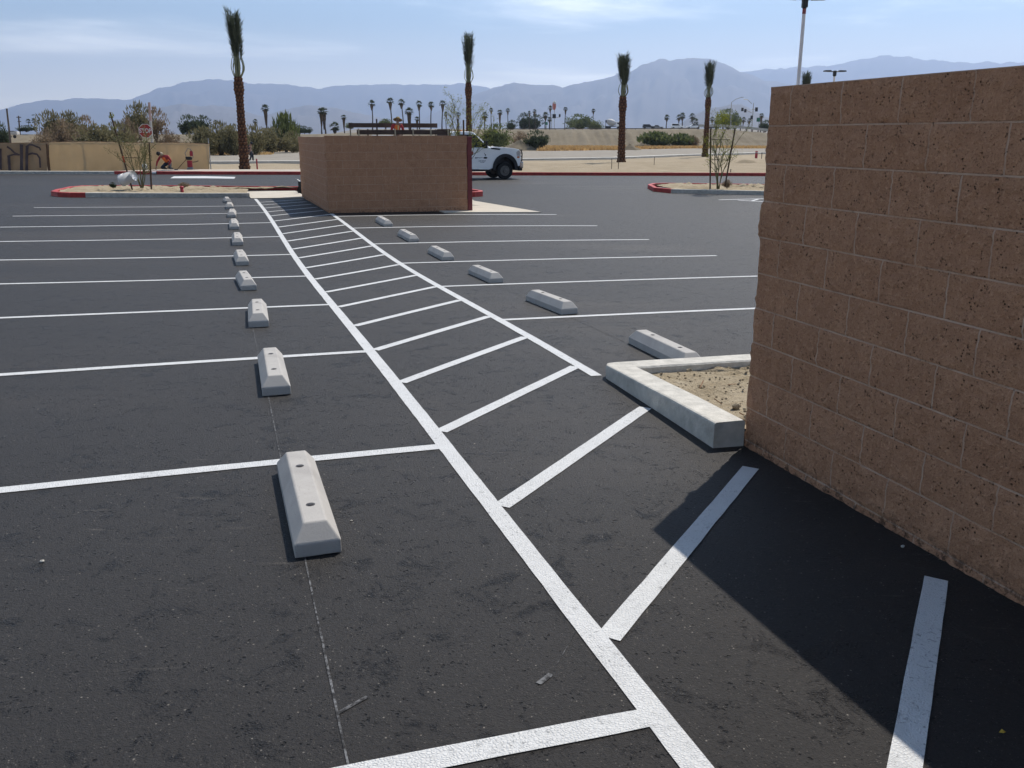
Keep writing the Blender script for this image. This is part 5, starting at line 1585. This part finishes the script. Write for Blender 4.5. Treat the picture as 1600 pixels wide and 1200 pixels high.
ct = empty('paint_can', cp_, R(20), 'white paint can lying against the red kerb', 'paint can')
o = MB().tube([(-0.11, 0, 0.075), (0.10, 0, 0.075)], 0.075, 16).build('can', M['white'], ct)
MB().tube([(0.10, 0, 0.075), (0.125, 0, 0.075)], 0.08, 16).build('lid', M['black'], ct)
rv = at(284, 294.5, 30.6)
o = MB().tube([(0, 0, -0.1), (0, 0, 0.10)], [0.06, 0.055], 10).blob((0, 0, 0.13), (0.075, 0.075, 0.05), 10, 6).build('valve_cap', M['tool_red'], smooth=True); o.location = (rv.x, rv.y, float(gz(rv.x, rv.y)) + 0.16)
tag(o, 'small red valve cap in the soil of the planter island', 'valve cap')
def post(px, yt, yb, Y, r, mat, name, label, cat, band=None):
    Y = onz(px, yb, DZ + 0.05).y
    a, b = at(px, yb, Y), at(px, yt, Y)
    root = empty(name, a, 0, label, cat)
    h = b.z - a.z
    MB().tube([(0, 0, -0.15), (0, 0, h * 0.96), (0, 0, h)], [r, r, r * 0.8], 10).build('post', M[mat], root)
    if band: MB().tube([(0, 0, h * 0.7), (0, 0, h * 0.82)], r * 1.05, 10).build('band', M[band], root)
    return root
post(402, 248, 264, 51.5, 0.045, 'tool_red', 'marker_post', 'short red post right of the largest palm trunk', 'post')
post(1181.5, 236, 246.5, 80, 0.12, 'tool_red', 'marker_post', 'red marker post on the desert floor beside the near wall', 'post', 'offwhite')
post(1190, 238, 247, 80, 0.035, 'wood_pole', 'survey_stake', 'thin wooden stake right of the red marker post', 'stake')
post(955.5, 247.5, 266, 50.5, 0.018, 'wood_pole', 'survey_stake', 'thin wooden stake left of the third date palm', 'stake')
post(966, 239, 266.5, 50, 0.020, 'wood_pole', 'survey_stake', 'taller wooden stake crossing the foot of the third date palm', 'stake')
post(1022, 245, 259.5, 56, 0.018, 'wood_pole', 'survey_stake', 'short wooden stake on the sandy verge between two date palms', 'stake')
post(1141.5, 264, 271, 47, 0.022, 'wood_pole', 'survey_stake', 'tiny wooden stake behind the red kerb near the staked sapling', 'stake')
# black machine sticking out behind the enclosure
g0 = at(473, 285, 33.0); g0.z = float(gz(g0.x, 33)) 
ge = empty('generator', g0, R(-10), 'black wheeled machine half hidden behind the enclosure corner', 'machine')
MB().box((0.08, 0, 0.32), (0.40, 0.35, 0.26)).build('engine', M['black'], ge, bevel=0.03)
for s in (-0.2, 0.2): MB().tube([(0.0, s - 0.03, 0.14), (0.0, s + 0.03, 0.14)], 0.14, 16).build('wheel', M['cap'], ge, bevel=0.01)
MB().tube([(-0.08, 0, 0.42), (-0.2, 0, 0.5), (-0.28, 0, 0.52)], 0.02, 8).tube([(-0.1, 0.1, 0.3), (-0.25, 0.1, 0.08)], 0.02, 8).build('handle', M['steel_grey'], ge)

# ------------------------------------------------------------------ the flatbed truck
M['truck_white'] = simple('truck_paint', (1.1, 1.1, 1.08), 0.25, 0.03, 2, spec=0.5)
def glass_mat():
    t = NT('dark_glass'); return t.out((0.010, 0.013, 0.014), 0.15, spec=0.2)
M['glass'] = glass_mat()
M['rubber'] = simple('tyre_rubber', (0.018, 0.018, 0.018), 0.85, 0.2, 14)
M['plastic'] = simple('black_plastic', (0.022, 0.022, 0.024), 0.6, 0.1, 9)
M['rim'] = simple('steel_rim', (0.16, 0.15, 0.14), 0.5, 0.2, 9, metal=0.4)
M['lamp_glass'] = simple('lamp_lens', (0.62, 0.56, 0.52), 0.15, 0.1, 30)
M['amber'] = simple('amber_lens', (0.75, 0.22, 0.05), 0.3, 0.05, 9)
M['chrome'] = simple('chrome', (0.6, 0.6, 0.6), 0.2, 0.05, 9, metal=0.9)
M['bed_wood'] = simple('bed_boards', (0.10, 0.065, 0.05), 0.9, 0.35, 2, 0.3, 20)
M['upholstery'] = simple('dark_cabin', (0.03, 0.03, 0.035), 0.9)
YT = 43.2
wc = at(789.3, 281, YT)
TZ = float(gz(wc.x, YT))
TH = R(19)
tk = empty('flatbed_truck', (0, 0, 0), TH, 'white flatbed work truck parked behind the brown block enclosure', 'truck')
# local frame: x ahead, y to the driver side, z up; origin under the front axle
W2 = 0.99
near = -W2
TS = 1.0
tk.scale = (TS, TS, TS)
tk.location = Vector((wc.x, YT, TZ)) - Matrix.Rotation(TH, 3, 'Z') @ Vector((0, near * TS, 0))
body = [(-2.62, 0.50), (-0.80, 0.46), (-0.62, 0.52), (-0.56, 0.78), (-0.42, 1.02), (-0.18, 1.15), (0.10, 1.17), (0.36, 1.06), (0.52, 0.84), (0.58, 0.62), (0.70, 0.60), (0.78, 0.66), (0.80, 0.98), (0.78, 1.25), (0.70, 1.37),
        (0.40, 1.43), (-0.50, 1.50), (-0.76, 1.46), (-2.62, 1.42)]
m = MB()
def loft(profile, ys):
    """profile of (x, z) swept over (y, inset) stations for a softened flank"""
    n = len(profile); vs = []; cx_ = sum(p[0] for p in profile) / n; cz_ = sum(p[1] for p in profile) / n
    for y, k in ys:
        for p in profile: vs.append((cx_ + (p[0] - cx_) * k, y, cz_ + (p[1] - cz_) * k))
    fs = [tuple(range(n)), tuple(range((len(ys) - 1) * n + n - 1, (len(ys) - 1) * n - 1, -1))]
    for j in range(len(ys) - 1):
        for i in range(n): fs.append((j * n + i, (j + 1) * n + i, (j + 1) * n + (i + 1) % n, j * n + (i + 1) % n))
    return vs, fs
m.add(*loft(body, [(-W2, 0.985), (-W2 + 0.03, 1.0), (W2 - 0.03, 1.0), (W2, 0.985)]))
m.build('body', M['truck_white'], tk, fixn=True)
cabp = [(-2.62, 1.40), (-0.70, 1.44), (-1.42, 2.11), (-1.58, 2.18), (-2.40, 2.20), (-2.60, 2.13)]
m = MB(); n = len(cabp)
vs, fs = [], []
for y, ins in ((-W2, 0), (-W2 + 0.16, 1), (W2 - 0.16, 1), (W2, 0)): pass
vs = [(x, (-W2 + (0.16 if z > 1.7 else 0.02)), z) for x, z in cabp] + [(x, (W2 - (0.16 if z > 1.7 else 0.02)), z) for x, z in cabp]
fs = [tuple(range(n)), tuple(range(2 * n - 1, n - 1, -1))] + [(i, n + i, n + (i + 1) % n, (i + 1) % n) for i in range(n)]
m.add(vs, fs); m.build('cab_roof', M['truck_white'], tk, fixn=True, bevel=0.05, seg=3)
def ycab(z): return W2 - 0.02 - 0.14 * min(1, max(0, (z - 1.42) / 0.64))
for s in (-1, 1):
    q = [(-2.30, 1.48), (-0.86, 1.47), (-1.44, 2.05), (-2.25, 2.06)]
    m = MB(); v0 = [(x, s * (ycab(z) + 0.018), z) for x, z in q] + [(x, s * (ycab(z) - 0.03), z) for x, z in q]
    m.add(v0, [(0, 1, 2, 3), (7, 6, 5, 4), (0, 4, 5, 1), (1, 5, 6, 2), (2, 6, 7, 3), (3, 7, 4, 0)])
    m.build('side_window', M['glass'], tk, fixn=True)
m = MB(); d_ = Vector((0.55, 0, 0.84)).normalized() * 0.02
ws = [(-0.78, -W2 + 0.10, 1.52), (-0.78, W2 - 0.10, 1.52), (-1.40, W2 - 0.22, 2.095), (-1.40, -W2 + 0.22, 2.095)]
m.add([Vector(p) + d_ for p in ws] + [Vector(p) - d_ for p in ws], [(0, 1, 2, 3), (7, 6, 5, 4), (0, 4, 5, 1), (1, 5, 6, 2), (2, 6, 7, 3), (3, 7, 4, 0)])
m.build('windshield', M['glass'], tk, fixn=True)
for s in (-1, 1):
    y = s * (W2 + 0.004)
    m = MB()
    m.extrude([(-2.34, 0.60), (-0.82, 0.58), (-0.80, 1.41), (-2.34, 1.40)], y - 0.006, y + 0.006)
    dr = m.build('door', M['truck_white'], tk, fixn=True)
    MB().box((-2.16, y + s * 0.02, 1.30), (0.20, 0.03, 0.04)).build('handle', M['plastic'], dr)
    if s < 0:
        lt_ = MB(); yy = y - 0.010; _k = random.Random(4)
        # emblem and blurred lines of sign writing, as they read in the photograph
        for (x, z, w, h) in ((-1.30, 0.86, 0.34, 0.03), (-1.20, 0.80, 0.20, 0.025), (-1.46, 1.00, 0.07, 0.05), (-1.36, 1.01, 0.05, 0.035), (-1.28, 1.0, 0.05, 0.03), (-1.19, 1.02, 0.07, 0.03)):
            k = 0
            while k < w:
                w_ = _k.uniform(0.02, 0.045); lt_.box((x + k, yy, z + _k.uniform(-.004, .004)), (w_, 0.004, h * _k.uniform(0.7, 1.1))); k += w_ + 0.012
        lt_.extrude([(-0.98 + 0.10 * math.cos(t_), 1.0 + 0.045 * math.sin(t_)) for t_ in np.linspace(0, 2 * PI, 13)[:-1]], yy - 0.002, yy + 0.002)
        lt_.box((-0.98, yy, 1.13), (0.05, 0.004, 0.07)).box((-1.02, yy, 1.20), (0.03, 0.004, 0.04))
        lt_.build('lettering', M['plastic'], dr)
        MB().extrude([(-1.62 + 0.06 * math.cos(t_), 1.22 + 0.08 * math.sin(t_)) for t_ in np.linspace(0, 2 * PI, 15)[:-1]], yy - 0.003, yy + 0.001).build('emblem', M['sign_red'], dr)
    # flare, lamp, mirror
    fl = MB(); A1 = [(0.62 * math.cos(t_) + 0.0, 0.52 + 0.66 * math.sin(t_)) for t_ in np.linspace(-0.12, PI + 0.12, 18)]; A2 = [(0.47 * math.cos(t_), 0.50 + 0.53 * math.sin(t_)) for t_ in np.linspace(-0.12, PI + 0.12, 18)]
    vs = [(x, s * (W2 - 0.05), z) for x, z in A1] + [(x, s * (W2 + 0.075), z) for x, z in A1] + [(x, s * (W2 + 0.075), z) for x, z in A2] + [(x, s * (W2 - 0.25), z) for x, z in A2]
    fs = [(k * 18 + i, k * 18 + i + 1, (k + 1) * 18 + i + 1, (k + 1) * 18 + i) for k in range(3) for i in range(17)]
    fl.add(vs, fs); fl.build('wheel_flare', M['plastic'], tk, fixn=True)
    MB().extrude([(0.58, 1.08), (0.795, 1.06), (0.785, 1.28), (0.68, 1.34), (0.56, 1.26)], s * (W2 - 0.20), s * (W2 + 0.006)).build('headlight', M['lamp_glass'], tk, bevel=0.02)
    MB().box((0.66, s * (W2 + 0.006), 1.02), (0.12, 0.014, 0.08)).build('turn_signal', M['amber'], tk)
    mr = MB().box((-1.02, s * (W2 + 0.20), 1.60), (0.14, 0.20, 0.34)).tube([(-0.98, s * (W2 - 0.05), 1.50), (-1.0, s * (W2 + 0.14), 1.52)], 0.03, 8)
    mr.build('mirror', M['plastic'], tk, bevel=0.03)
m = MB().box((0.83, 0, 0.66), (0.18, 2.02, 0.30)); m.build('bumper', M['chrome'], tk, bevel=0.04)
MB().box((0.80, 0, 0.47), (0.18, 1.9, 0.16)).build('air_dam', M['plastic'], tk, bevel=0.03)
MB().box((0.80, 0, 1.06), (0.05, 1.3, 0.42)).build('grille', M['plastic'], tk, bevel=0.02)
gg = MB()
for s in (-1, 1): gg.tube([(0.90, s * 0.80, 0.72), (0.92, s * 0.80, 1.2), (0.86, s * 0.78, 1.36)], 0.03, 8)
for z in (0.85, 1.05, 1.2, 1.34): gg.tube([(0.91, -0.8, z), (0.91, 0.8, z)], 0.025, 8)
gg.build('grille_guard', M['plastic'], tk)
MB().box((0.02, 0, 0.82), (1.1, 1.45, 0.66)).build('wheel_well', M['plastic'], tk)
MB().extrude([(-0.70, 1.40), (-0.28, 1.35), (-0.22, 1.41), (-0.70, 1.47)], near - 0.012, near + 0.004).build('fender_vent', M['plastic'], tk)
MB().box((-1.6, near + 0.10, 0.42), (1.75, 0.24, 0.08)).box((-1.6, -near - 0.10, 0.42), (1.75, 0.24, 0.08)).build('running_board', M['plastic'], tk, bevel=0.02)
def wheel(x, y, dual=False, r=0.395):
    s = -1 if y < 0 else 1
    t_ = MB(); n = 28; w = 0.125
    pf = [(r * 0.60, -w), (r * 0.93, -w), (r, -w * 0.7), (r, w * 0.7), (r * 0.93, w), (r * 0.60, w)]
    vs = []; fs = []
    for rr, yy in pf:
        for i in range(n): vs.append((rr * math.cos(2 * PI * i / n), yy, rr * math.sin(2 * PI * i / n)))
    for j in range(len(pf) - 1):
        for i in range(n): fs.append((j * n + i, j * n + (i + 1) % n, (j + 1) * n + (i + 1) % n, (j + 1) * n + i))
    t_.add(vs, fs)
    o = t_.build('wheel', M['rubber'], tk, smooth=False, fixn=True); o.location = (x, y, r)
    h = MB().tube([(0, s * w * 0.5, 0), (0, s * w * 0.86, 0)], [r * 0.62, r * 0.58], 24)
    for i in range(8):
        a = 2 * PI * i / 8; h.tube([(r * 0.34 * math.cos(a), s * w * 0.84, r * 0.34 * math.sin(a)), (r * 0.34 * math.cos(a), s * w * 1.02, r * 0.34 * math.sin(a))], 0.018, 6)
    h.tube([(0, s * w * 0.84, 0), (0, s * w * 1.25, 0)], [r * 0.27, r * 0.22], 16)
    h.build('rim', M['rim'], o)
for x, y in ((0, near + 0.13), (0, -near - 0.13), (-4.3, near + 0.10), (-4.3, -near - 0.10)): wheel(x, y)
for y in (near + 0.38, -near - 0.38): wheel(-4.3, y)
MB().box((-3.1, 0, 0.62), (6.0, 0.8, 0.16)).build('chassis', M['plastic'], tk)
bd = MB().box((-4.85, 0, 1.05), (4.3, 2.30, 0.14)); bd.build('bed', M['bed_wood'], tk)
for s in (-1, 1):
    y = s * 1.12
    sd_ = MB(); zs_ = (2.06, 2.24) if s < 0 else (2.40, 2.54)
    sd_.box((-4.85, y, (zs_[0] + zs_[1]) / 2), (4.25, 0.04, 0.20)).box((-4.85, y, 1.45), (4.25, 0.04, 0.2))
    sd_.build('bed_rail', M['bed_wood'], tk)
    for i in range(6):
        x = -6.9 + i * 0.82; tall = 0.42 if (i == 1 and s < 0) else 0.0
        MB().box((x, y - s * -0.04, 1.70 + tall / 2), (0.06, 0.045, 1.20 + tall)).build('bed_stake', M['tan_cloth'] if i != 1 else M['bed_wood'], tk)
MB().box((-2.72, 0, 1.75), (0.06, 2.2, 1.1)).build('headboard', M['bed_wood'], tk)
ld = MB().box((-4.2, 0.25, 1.40), (2.6, 1.2, 0.5)).box((-5.6, 0.2, 1.95), (0.9, 0.8, 0.16))
ld.build('load', M['offwhite'], tk, bevel=0.06)
MB().box((-2.0, 0, 2.22), (0.25, 0.5, 0.05)).build('roof_lamp', M['amber'], tk, bevel=0.015)

# worker standing on the bed, back to the photographer
wp = at(620.5, 212, 42.9); loc = Vector((wp.x, 42.9, TZ + 1.04))
r_, J_, hd_, fc_ = person(loc, 0, dict(pelvis=(0, 0, 0.96), chest=(0.02, 0, 1.36), neck=(0.04, 0.0, 1.54), head=(0.045, 0.04, 1.64), face=(0.2, 0.95, -0.2),
    shL=(-0.19, 0, 1.44), elL=(-0.27, 0.10, 1.17), haL=(-0.18, 0.32, 1.08), shR=(0.22, 0, 1.44), elR=(0.30, 0.08, 1.16), haR=(0.20, 0.32, 1.06),
    hipL=(-0.10, 0, 0.92), knL=(-0.11, 0.04, 0.50), anL=(-0.11, 0, 0.09), toL=(-0.12, 0.14, 0.04), hipR=(0.10, 0, 0.92), knR=(0.11, 0.04, 0.50), anR=(0.11, 0, 0.09), toR=(0.12, 0.14, 0.04)),
    'worker in orange vest and straw hat standing on the truck bed', 'red_shirt', 'maroon_cloth')
hat(r_, J_, hd_, fc_, M['straw'], 0.21, crown=0.115)
vt = skinned('vest', [((0.005, 0, 1.04), 0.150), ((0.01, 0, 1.2), 0.152), ((0.02, 0, 1.37), (0.19, 0.165)), ((0.035, 0, 1.47), 0.10)], [(0, 1), (1, 2), (2, 3)], M['orange'], r_)
st_ = MB().box((0.0, -0.155, 1.06), (0.27, 0.02, 0.07)).box((0.085, -0.160, 1.25), (0.05, 0.02, 0.34))
st_.build('vest_stripes', M['reflect'], vt)

# ------------------------------------------------------------------ the highway
def car(kind, px, Y, L_, H_, W_, paint, heading, label, cat):
    z = HZ_ + 0.02
    root = empty(kind, (X_at(px, Y, z), Y, z), heading, label, cat)
    l = L_ / 2
    if cat == 'pickup': bodyp = [(-l, .45), (l, .45), (l, .85), (l * .92, 1.05), (l * .38, 1.15), (-l, 1.15)]; cabp_ = [(l * .42, 1.13), (l * .12, H_), (-l * .3, H_), (-l * .36, 1.13)]
    elif cat == 'car': bodyp = [(-l, .35), (l, .35), (l, .7), (l * .9, .85), (l * .4, .95), (-l * .8, 1.0), (-l, .85)]; cabp_ = [(l * .42, .93), (l * .08, H_), (-l * .45, H_), (-l * .8, .97)]
    else: bodyp = [(-l, .45), (l, .45), (l, .9), (l * .92, 1.05), (l * .42, 1.14), (-l * .98, 1.14), (-l, 1.0)]; cabp_ = [(l * .46, 1.12), (l * .16, H_), (-l * .9, H_), (-l * .97, 1.12)]
    MB().extrude(bodyp, -W_ / 2, W_ / 2).build('body', paint, root, bevel=0.08, fixn=True)
    MB().extrude(cabp_, -W_ / 2 + 0.12, W_ / 2 - 0.12).build('roof', paint, root, bevel=0.06, fixn=True)
    cxm = sum(p[0] for p in cabp_) / 4; czm = sum(p[1] for p in cabp_) / 4
    gq = [(cxm + (x - cxm) * 0.86, czm + (z_ - czm) * 0.72) for x, z_ in cabp_]
    MB().extrude(gq, -W_ / 2 + 0.10, W_ / 2 - 0.10).build('windows', M['glass'], root, fixn=True)
    for x in (-l * .62, l * .64):
        for y in (-W_ / 2 + .1, W_ / 2 - .1):
            w = MB().tube([(x, y - .11, .34), (x, y + .11, .34)], .34, 16).build('wheel', M['rubber'], root)
    for y in (-W_ / 2 + .25, W_ / 2 - .25): MB().box((l + 0.005, y, .82), (.05, .3, .16)).build('headlight', M['lamp_glass'], root)
    return root
M['car_dark'] = simple('dark_car_paint', (0.03, 0.03, 0.036), 0.3, 0.05, 3, spec=0.5)
M['car_silver'] = simple('silver_car_paint', (0.36, 0.35, 0.34), 0.3, 0.05, 3, spec=0.5)
car('parked_car', 1013, 360, 4.6, 1.75, 1.85, M['car_dark'], 0, 'dark vehicle on the highway between two date palms', 'suv')
car('parked_car', 1027, 366, 4.5, 1.5, 1.8, M['car_silver'], 0, 'dull silver car on the highway behind the dark vehicle', 'car')
car('parked_car', 1058, 358, 5.0, 1.95, 1.95, M['truck_white'], 0, 'bright white sport utility vehicle on the highway', 'suv')
car('parked_car', 1083, 360, 5.6, 1.9, 1.95, M['truck_white'], PI, 'white pickup truck on the highway behind the white utility vehicle', 'pickup')
car('parked_car', 1113, 356, 4.7, 1.5, 1.8, M['car_dark'], 0, 'black car on the highway beside the fourth date palm trunk', 'car')
# concrete mixer
mz = HZ_ + 0.02
mx = empty('mixer_truck', (X_at(957, 362, mz), 362, mz), 0, 'white concrete mixer truck on the highway left of the third date palm', 'truck')
MB().box((1.9, 0, 1.75), (1.5, 2.3, 1.9)).box((2.75, 0, 1.4), (0.6, 2.1, 1.1)).build('cab', M['truck_white'], mx, bevel=0.12)
MB().box((2.2, 0, 2.1), (1.0, 2.34, 0.6)).build('windows', M['glass'], mx)
MB().tube([(0.95, 0, 1.9), (0.3, 0, 2.15), (-0.9, 0, 2.5), (-1.9, 0, 2.9), (-2.4, 0, 3.15)], [0.6, 1.15, 1.3, 0.95, 0.5], 20).build('drum', M['offwhite'], mx, smooth=True)
MB().box((-2.6, 0, 2.9), (0.5, 0.9, 0.9)).box((-2.7, 0, 1.9), (0.15, 0.5, 1.6)).build('chute', M['black'], mx)
MB().box((-0.2, 0, 0.95), (5.4, 0.9, 0.3)).build('chassis', M['black'], mx)
for x in (2.3, -1.2, -2.3):
    for y in (-1.0, 1.0): MB().tube([(x, y - .17, .5), (x, y + .17, .5)], .5, 16).build('wheel', M['rubber'], mx)
# guard rails along the top of the bank
def rail(pts, label, mat, hgt, step, thick=0.3, solid=False):
    root = empty('guard_rail', pts[0], 0, label, 'guard rail')
    r_ = MB()
    for a, b in zip(pts, pts[1:]):
        d = b - a; an = math.atan2(d.y, d.x); L_ = d.length
        r_.box((a + b) / 2 - pts[0] + Vector((0, 0, hgt - thick / 2)), (L_, 0.10, thick), M=Matrix.Rotation(an, 4, 'Z') @ Matrix.Rotation(-math.asin(d.z / L_), 4, 'Y'))
    r_.build('rail', M[mat], root)
    k = 0; tot = sum((b - a).length for a, b in zip(pts, pts[1:])); n_ = int(tot / step)
    for i in range(n_ + 1):
        s_ = tot * i / n_
        for a, b in zip(pts, pts[1:]):
            L_ = (b - a).length
            if s_ <= L_ + 1e-6:
                p = a.lerp(b, s_ / L_) - pts[0]
                MB().box(p + Vector((0, 0.12, hgt / 2 - 0.3)), (0.16, 0.16, hgt + 0.5)).build('post', M['wood_pole'], root); break
            s_ -= L_
    return root
rp = [at(px, py, 171) for px, py in ((785, 202.5), (850, 202.3), (960, 202.0), (1090, 201.6))]
rail([p - Vector((0, 0, 0.05)) for p in rp], 'long dark guard rail along the top of the bank', 'wood_pole', 0.24, 1.6, 0.14)
rp = [at(px, py, 170) for px, py in ((1092, 201.4), (1130, 201.6), (1165, 204.6), (1203, 208.6))]
rail([p + Vector((0, 0, 0.05)) for p in rp], 'pale concrete barrier with short posts sloping down to the near wall', 'pale_kerb', 0.75, 1.1, 0.42)

# signals, lamps and signs at the interchange
def signal_pole(px, yt, yb, Y, heads, arms, label, r=0.16):
    a = at(px, yb, Y); b = at(px, yt, Y)
    root = empty('traffic_signal', a, 0, label, 'traffic light')
    MB().tube([(0, 0, -2), (0, 0, b.z - a.z)], [r, r * 0.6], 10).build('pole', M['galv'], root)
    for (x0, y0, x1, y1, mid) in arms:
        p, q = at(x0, y0, Y) - a, at(x1, y1, Y) - a; c_ = (p + q) / 2 + Vector((0, 0, mid))
        MB().tube([p, p.lerp(c_, 0.6), c_, c_.lerp(q, 0.5), q], 0.09, 8).build('mast_arm', M['galv'], root)
    for (x, y, w, h) in heads:
        p = at(x, y, Y) - a; k = Y / F
        hd_ = MB().box(p, (w * k, 0.5, h * k)); o = hd_.build('signal_head', M['black'], root, bevel=0.05)
        m = MB()
        for i in (-1, 0, 1): m.tube([p + Vector((0, -0.27, i * h * k * 0.3)), p + Vector((0, -0.40, i * h * k * 0.3))], h * k * 0.12, 10)
        m.build('visor', M['black'], o)
    return root
signal_pole(1174.5, 161, 204, 290, ((1160, 171, 3.2, 5), (1164.5, 173, 3.2, 5), (1182, 171, 3.8, 6), (1174.5, 183.5, 3.2, 5.5)), ((1174.5, 176, 1159, 171.5, 0.2), (1174.5, 171, 1183, 170.5, 0.0), (1174.5, 162, 1162, 155, 0.5)), 'traffic signal mast with several black heads above the bank')
signal_pole(862, 178, 203, 300, ((866, 181.5, 5, 6), (874.5, 180.5, 2.6, 4)), ((862, 183.5, 875, 183.2, 0.0),), 'traffic signal arm with black heads below the oval sign', 0.12)
p = at(1141.5, 203, 280); q = at(1143, 160, 280)
pole('street_lamp', p, q, 0.17, 0.11, 'galv', 'tall street lamp beside the round green tree, arm curving right', 'street lamp',
     lambda r, t_: MB().tube([t_, t_ + Vector((1.2, 0, 0.9)), t_ + Vector((3.0, 0, 1.5))], 0.07, 6).box(t_ + Vector((3.2, 0, 1.48)), (0.7, 0.3, 0.14)).build('lamp_head', M['galv'], r))
def small_sign(px, yt, yb, ys, w, h, Y, mat, label, shape='rect'):
    a = at(px, yb, Y); k = Y / F; c_ = at(px, ys, Y) - a
    root = empty('highway_sign' if shape == 'rect' else 'pole_sign', a, 0, label, 'sign')
    MB().tube([(0, 0.1, -2), (0, 0.1, c_.z)], 0.09, 8).build('post', M['galv'], root)
    if shape == 'rect': MB().box(c_, (w * k, 0.1, h * k)).build('panel', M[mat], root, bevel=0.03)
    else:
        MB().blob(c_, (w * k / 2, w * k / 2 * 0.6, h * k / 2), 20, 14).build('panel', M[mat], root, smooth=True)
        MB().blob(c_ + Vector((0.1, 0, h * k * 0.30)), (w * k * 0.40, w * k * 0.33, h * k * 0.215), 16, 10).build('cap', M['white'], root, smooth=True)
    return root
M['sign_green'] = simple('sign_green', (0.02, 0.17, 0.11), 0.5, 0.06, 2)
M['faded_red'] = simple('faded_red', (0.55, 0.20, 0.17), 0.5, 0.1, 1)
small_sign(1185, 184, 205, 187, 5.2, 5.8, 300, 'sign_green', 'small green highway sign beside the edge of the near wall')
small_sign(866, 160, 203, 165, 5.6, 13, 340, 'faded_red', 'oval red and white sign on a pole above the skyline', 'oval')
small_sign(854, 190, 203, 193, 3.2, 4.2, 280, 'sign_green', 'tiny highway sign between the palms left of the oval sign')

# ------------------------------------------------------------------ pale things half seen beyond the graffiti fence
tl = at(22.5, 216, 118)
tr_ = empty('trailer', (tl.x, tl.y, tl.z), R(6), 'small white trailer on the slope above the graffiti fence', 'trailer')
MB().box((0, 0, 0.62), (1.15, 1.0, 0.42)).build('box', M['offwhite'], tr_, bevel=0.06)
for x in (-0.3, 0.3): MB().tube([(x, -0.5, 0.2), (x, -0.6, 0.2)], 0.2, 14).build('wheel', M['rubber'], tr_)
MB().box((-0.1, 0, 0.87), (0.7, 0.9, 0.08)).build('cover', M['black'], tr_)
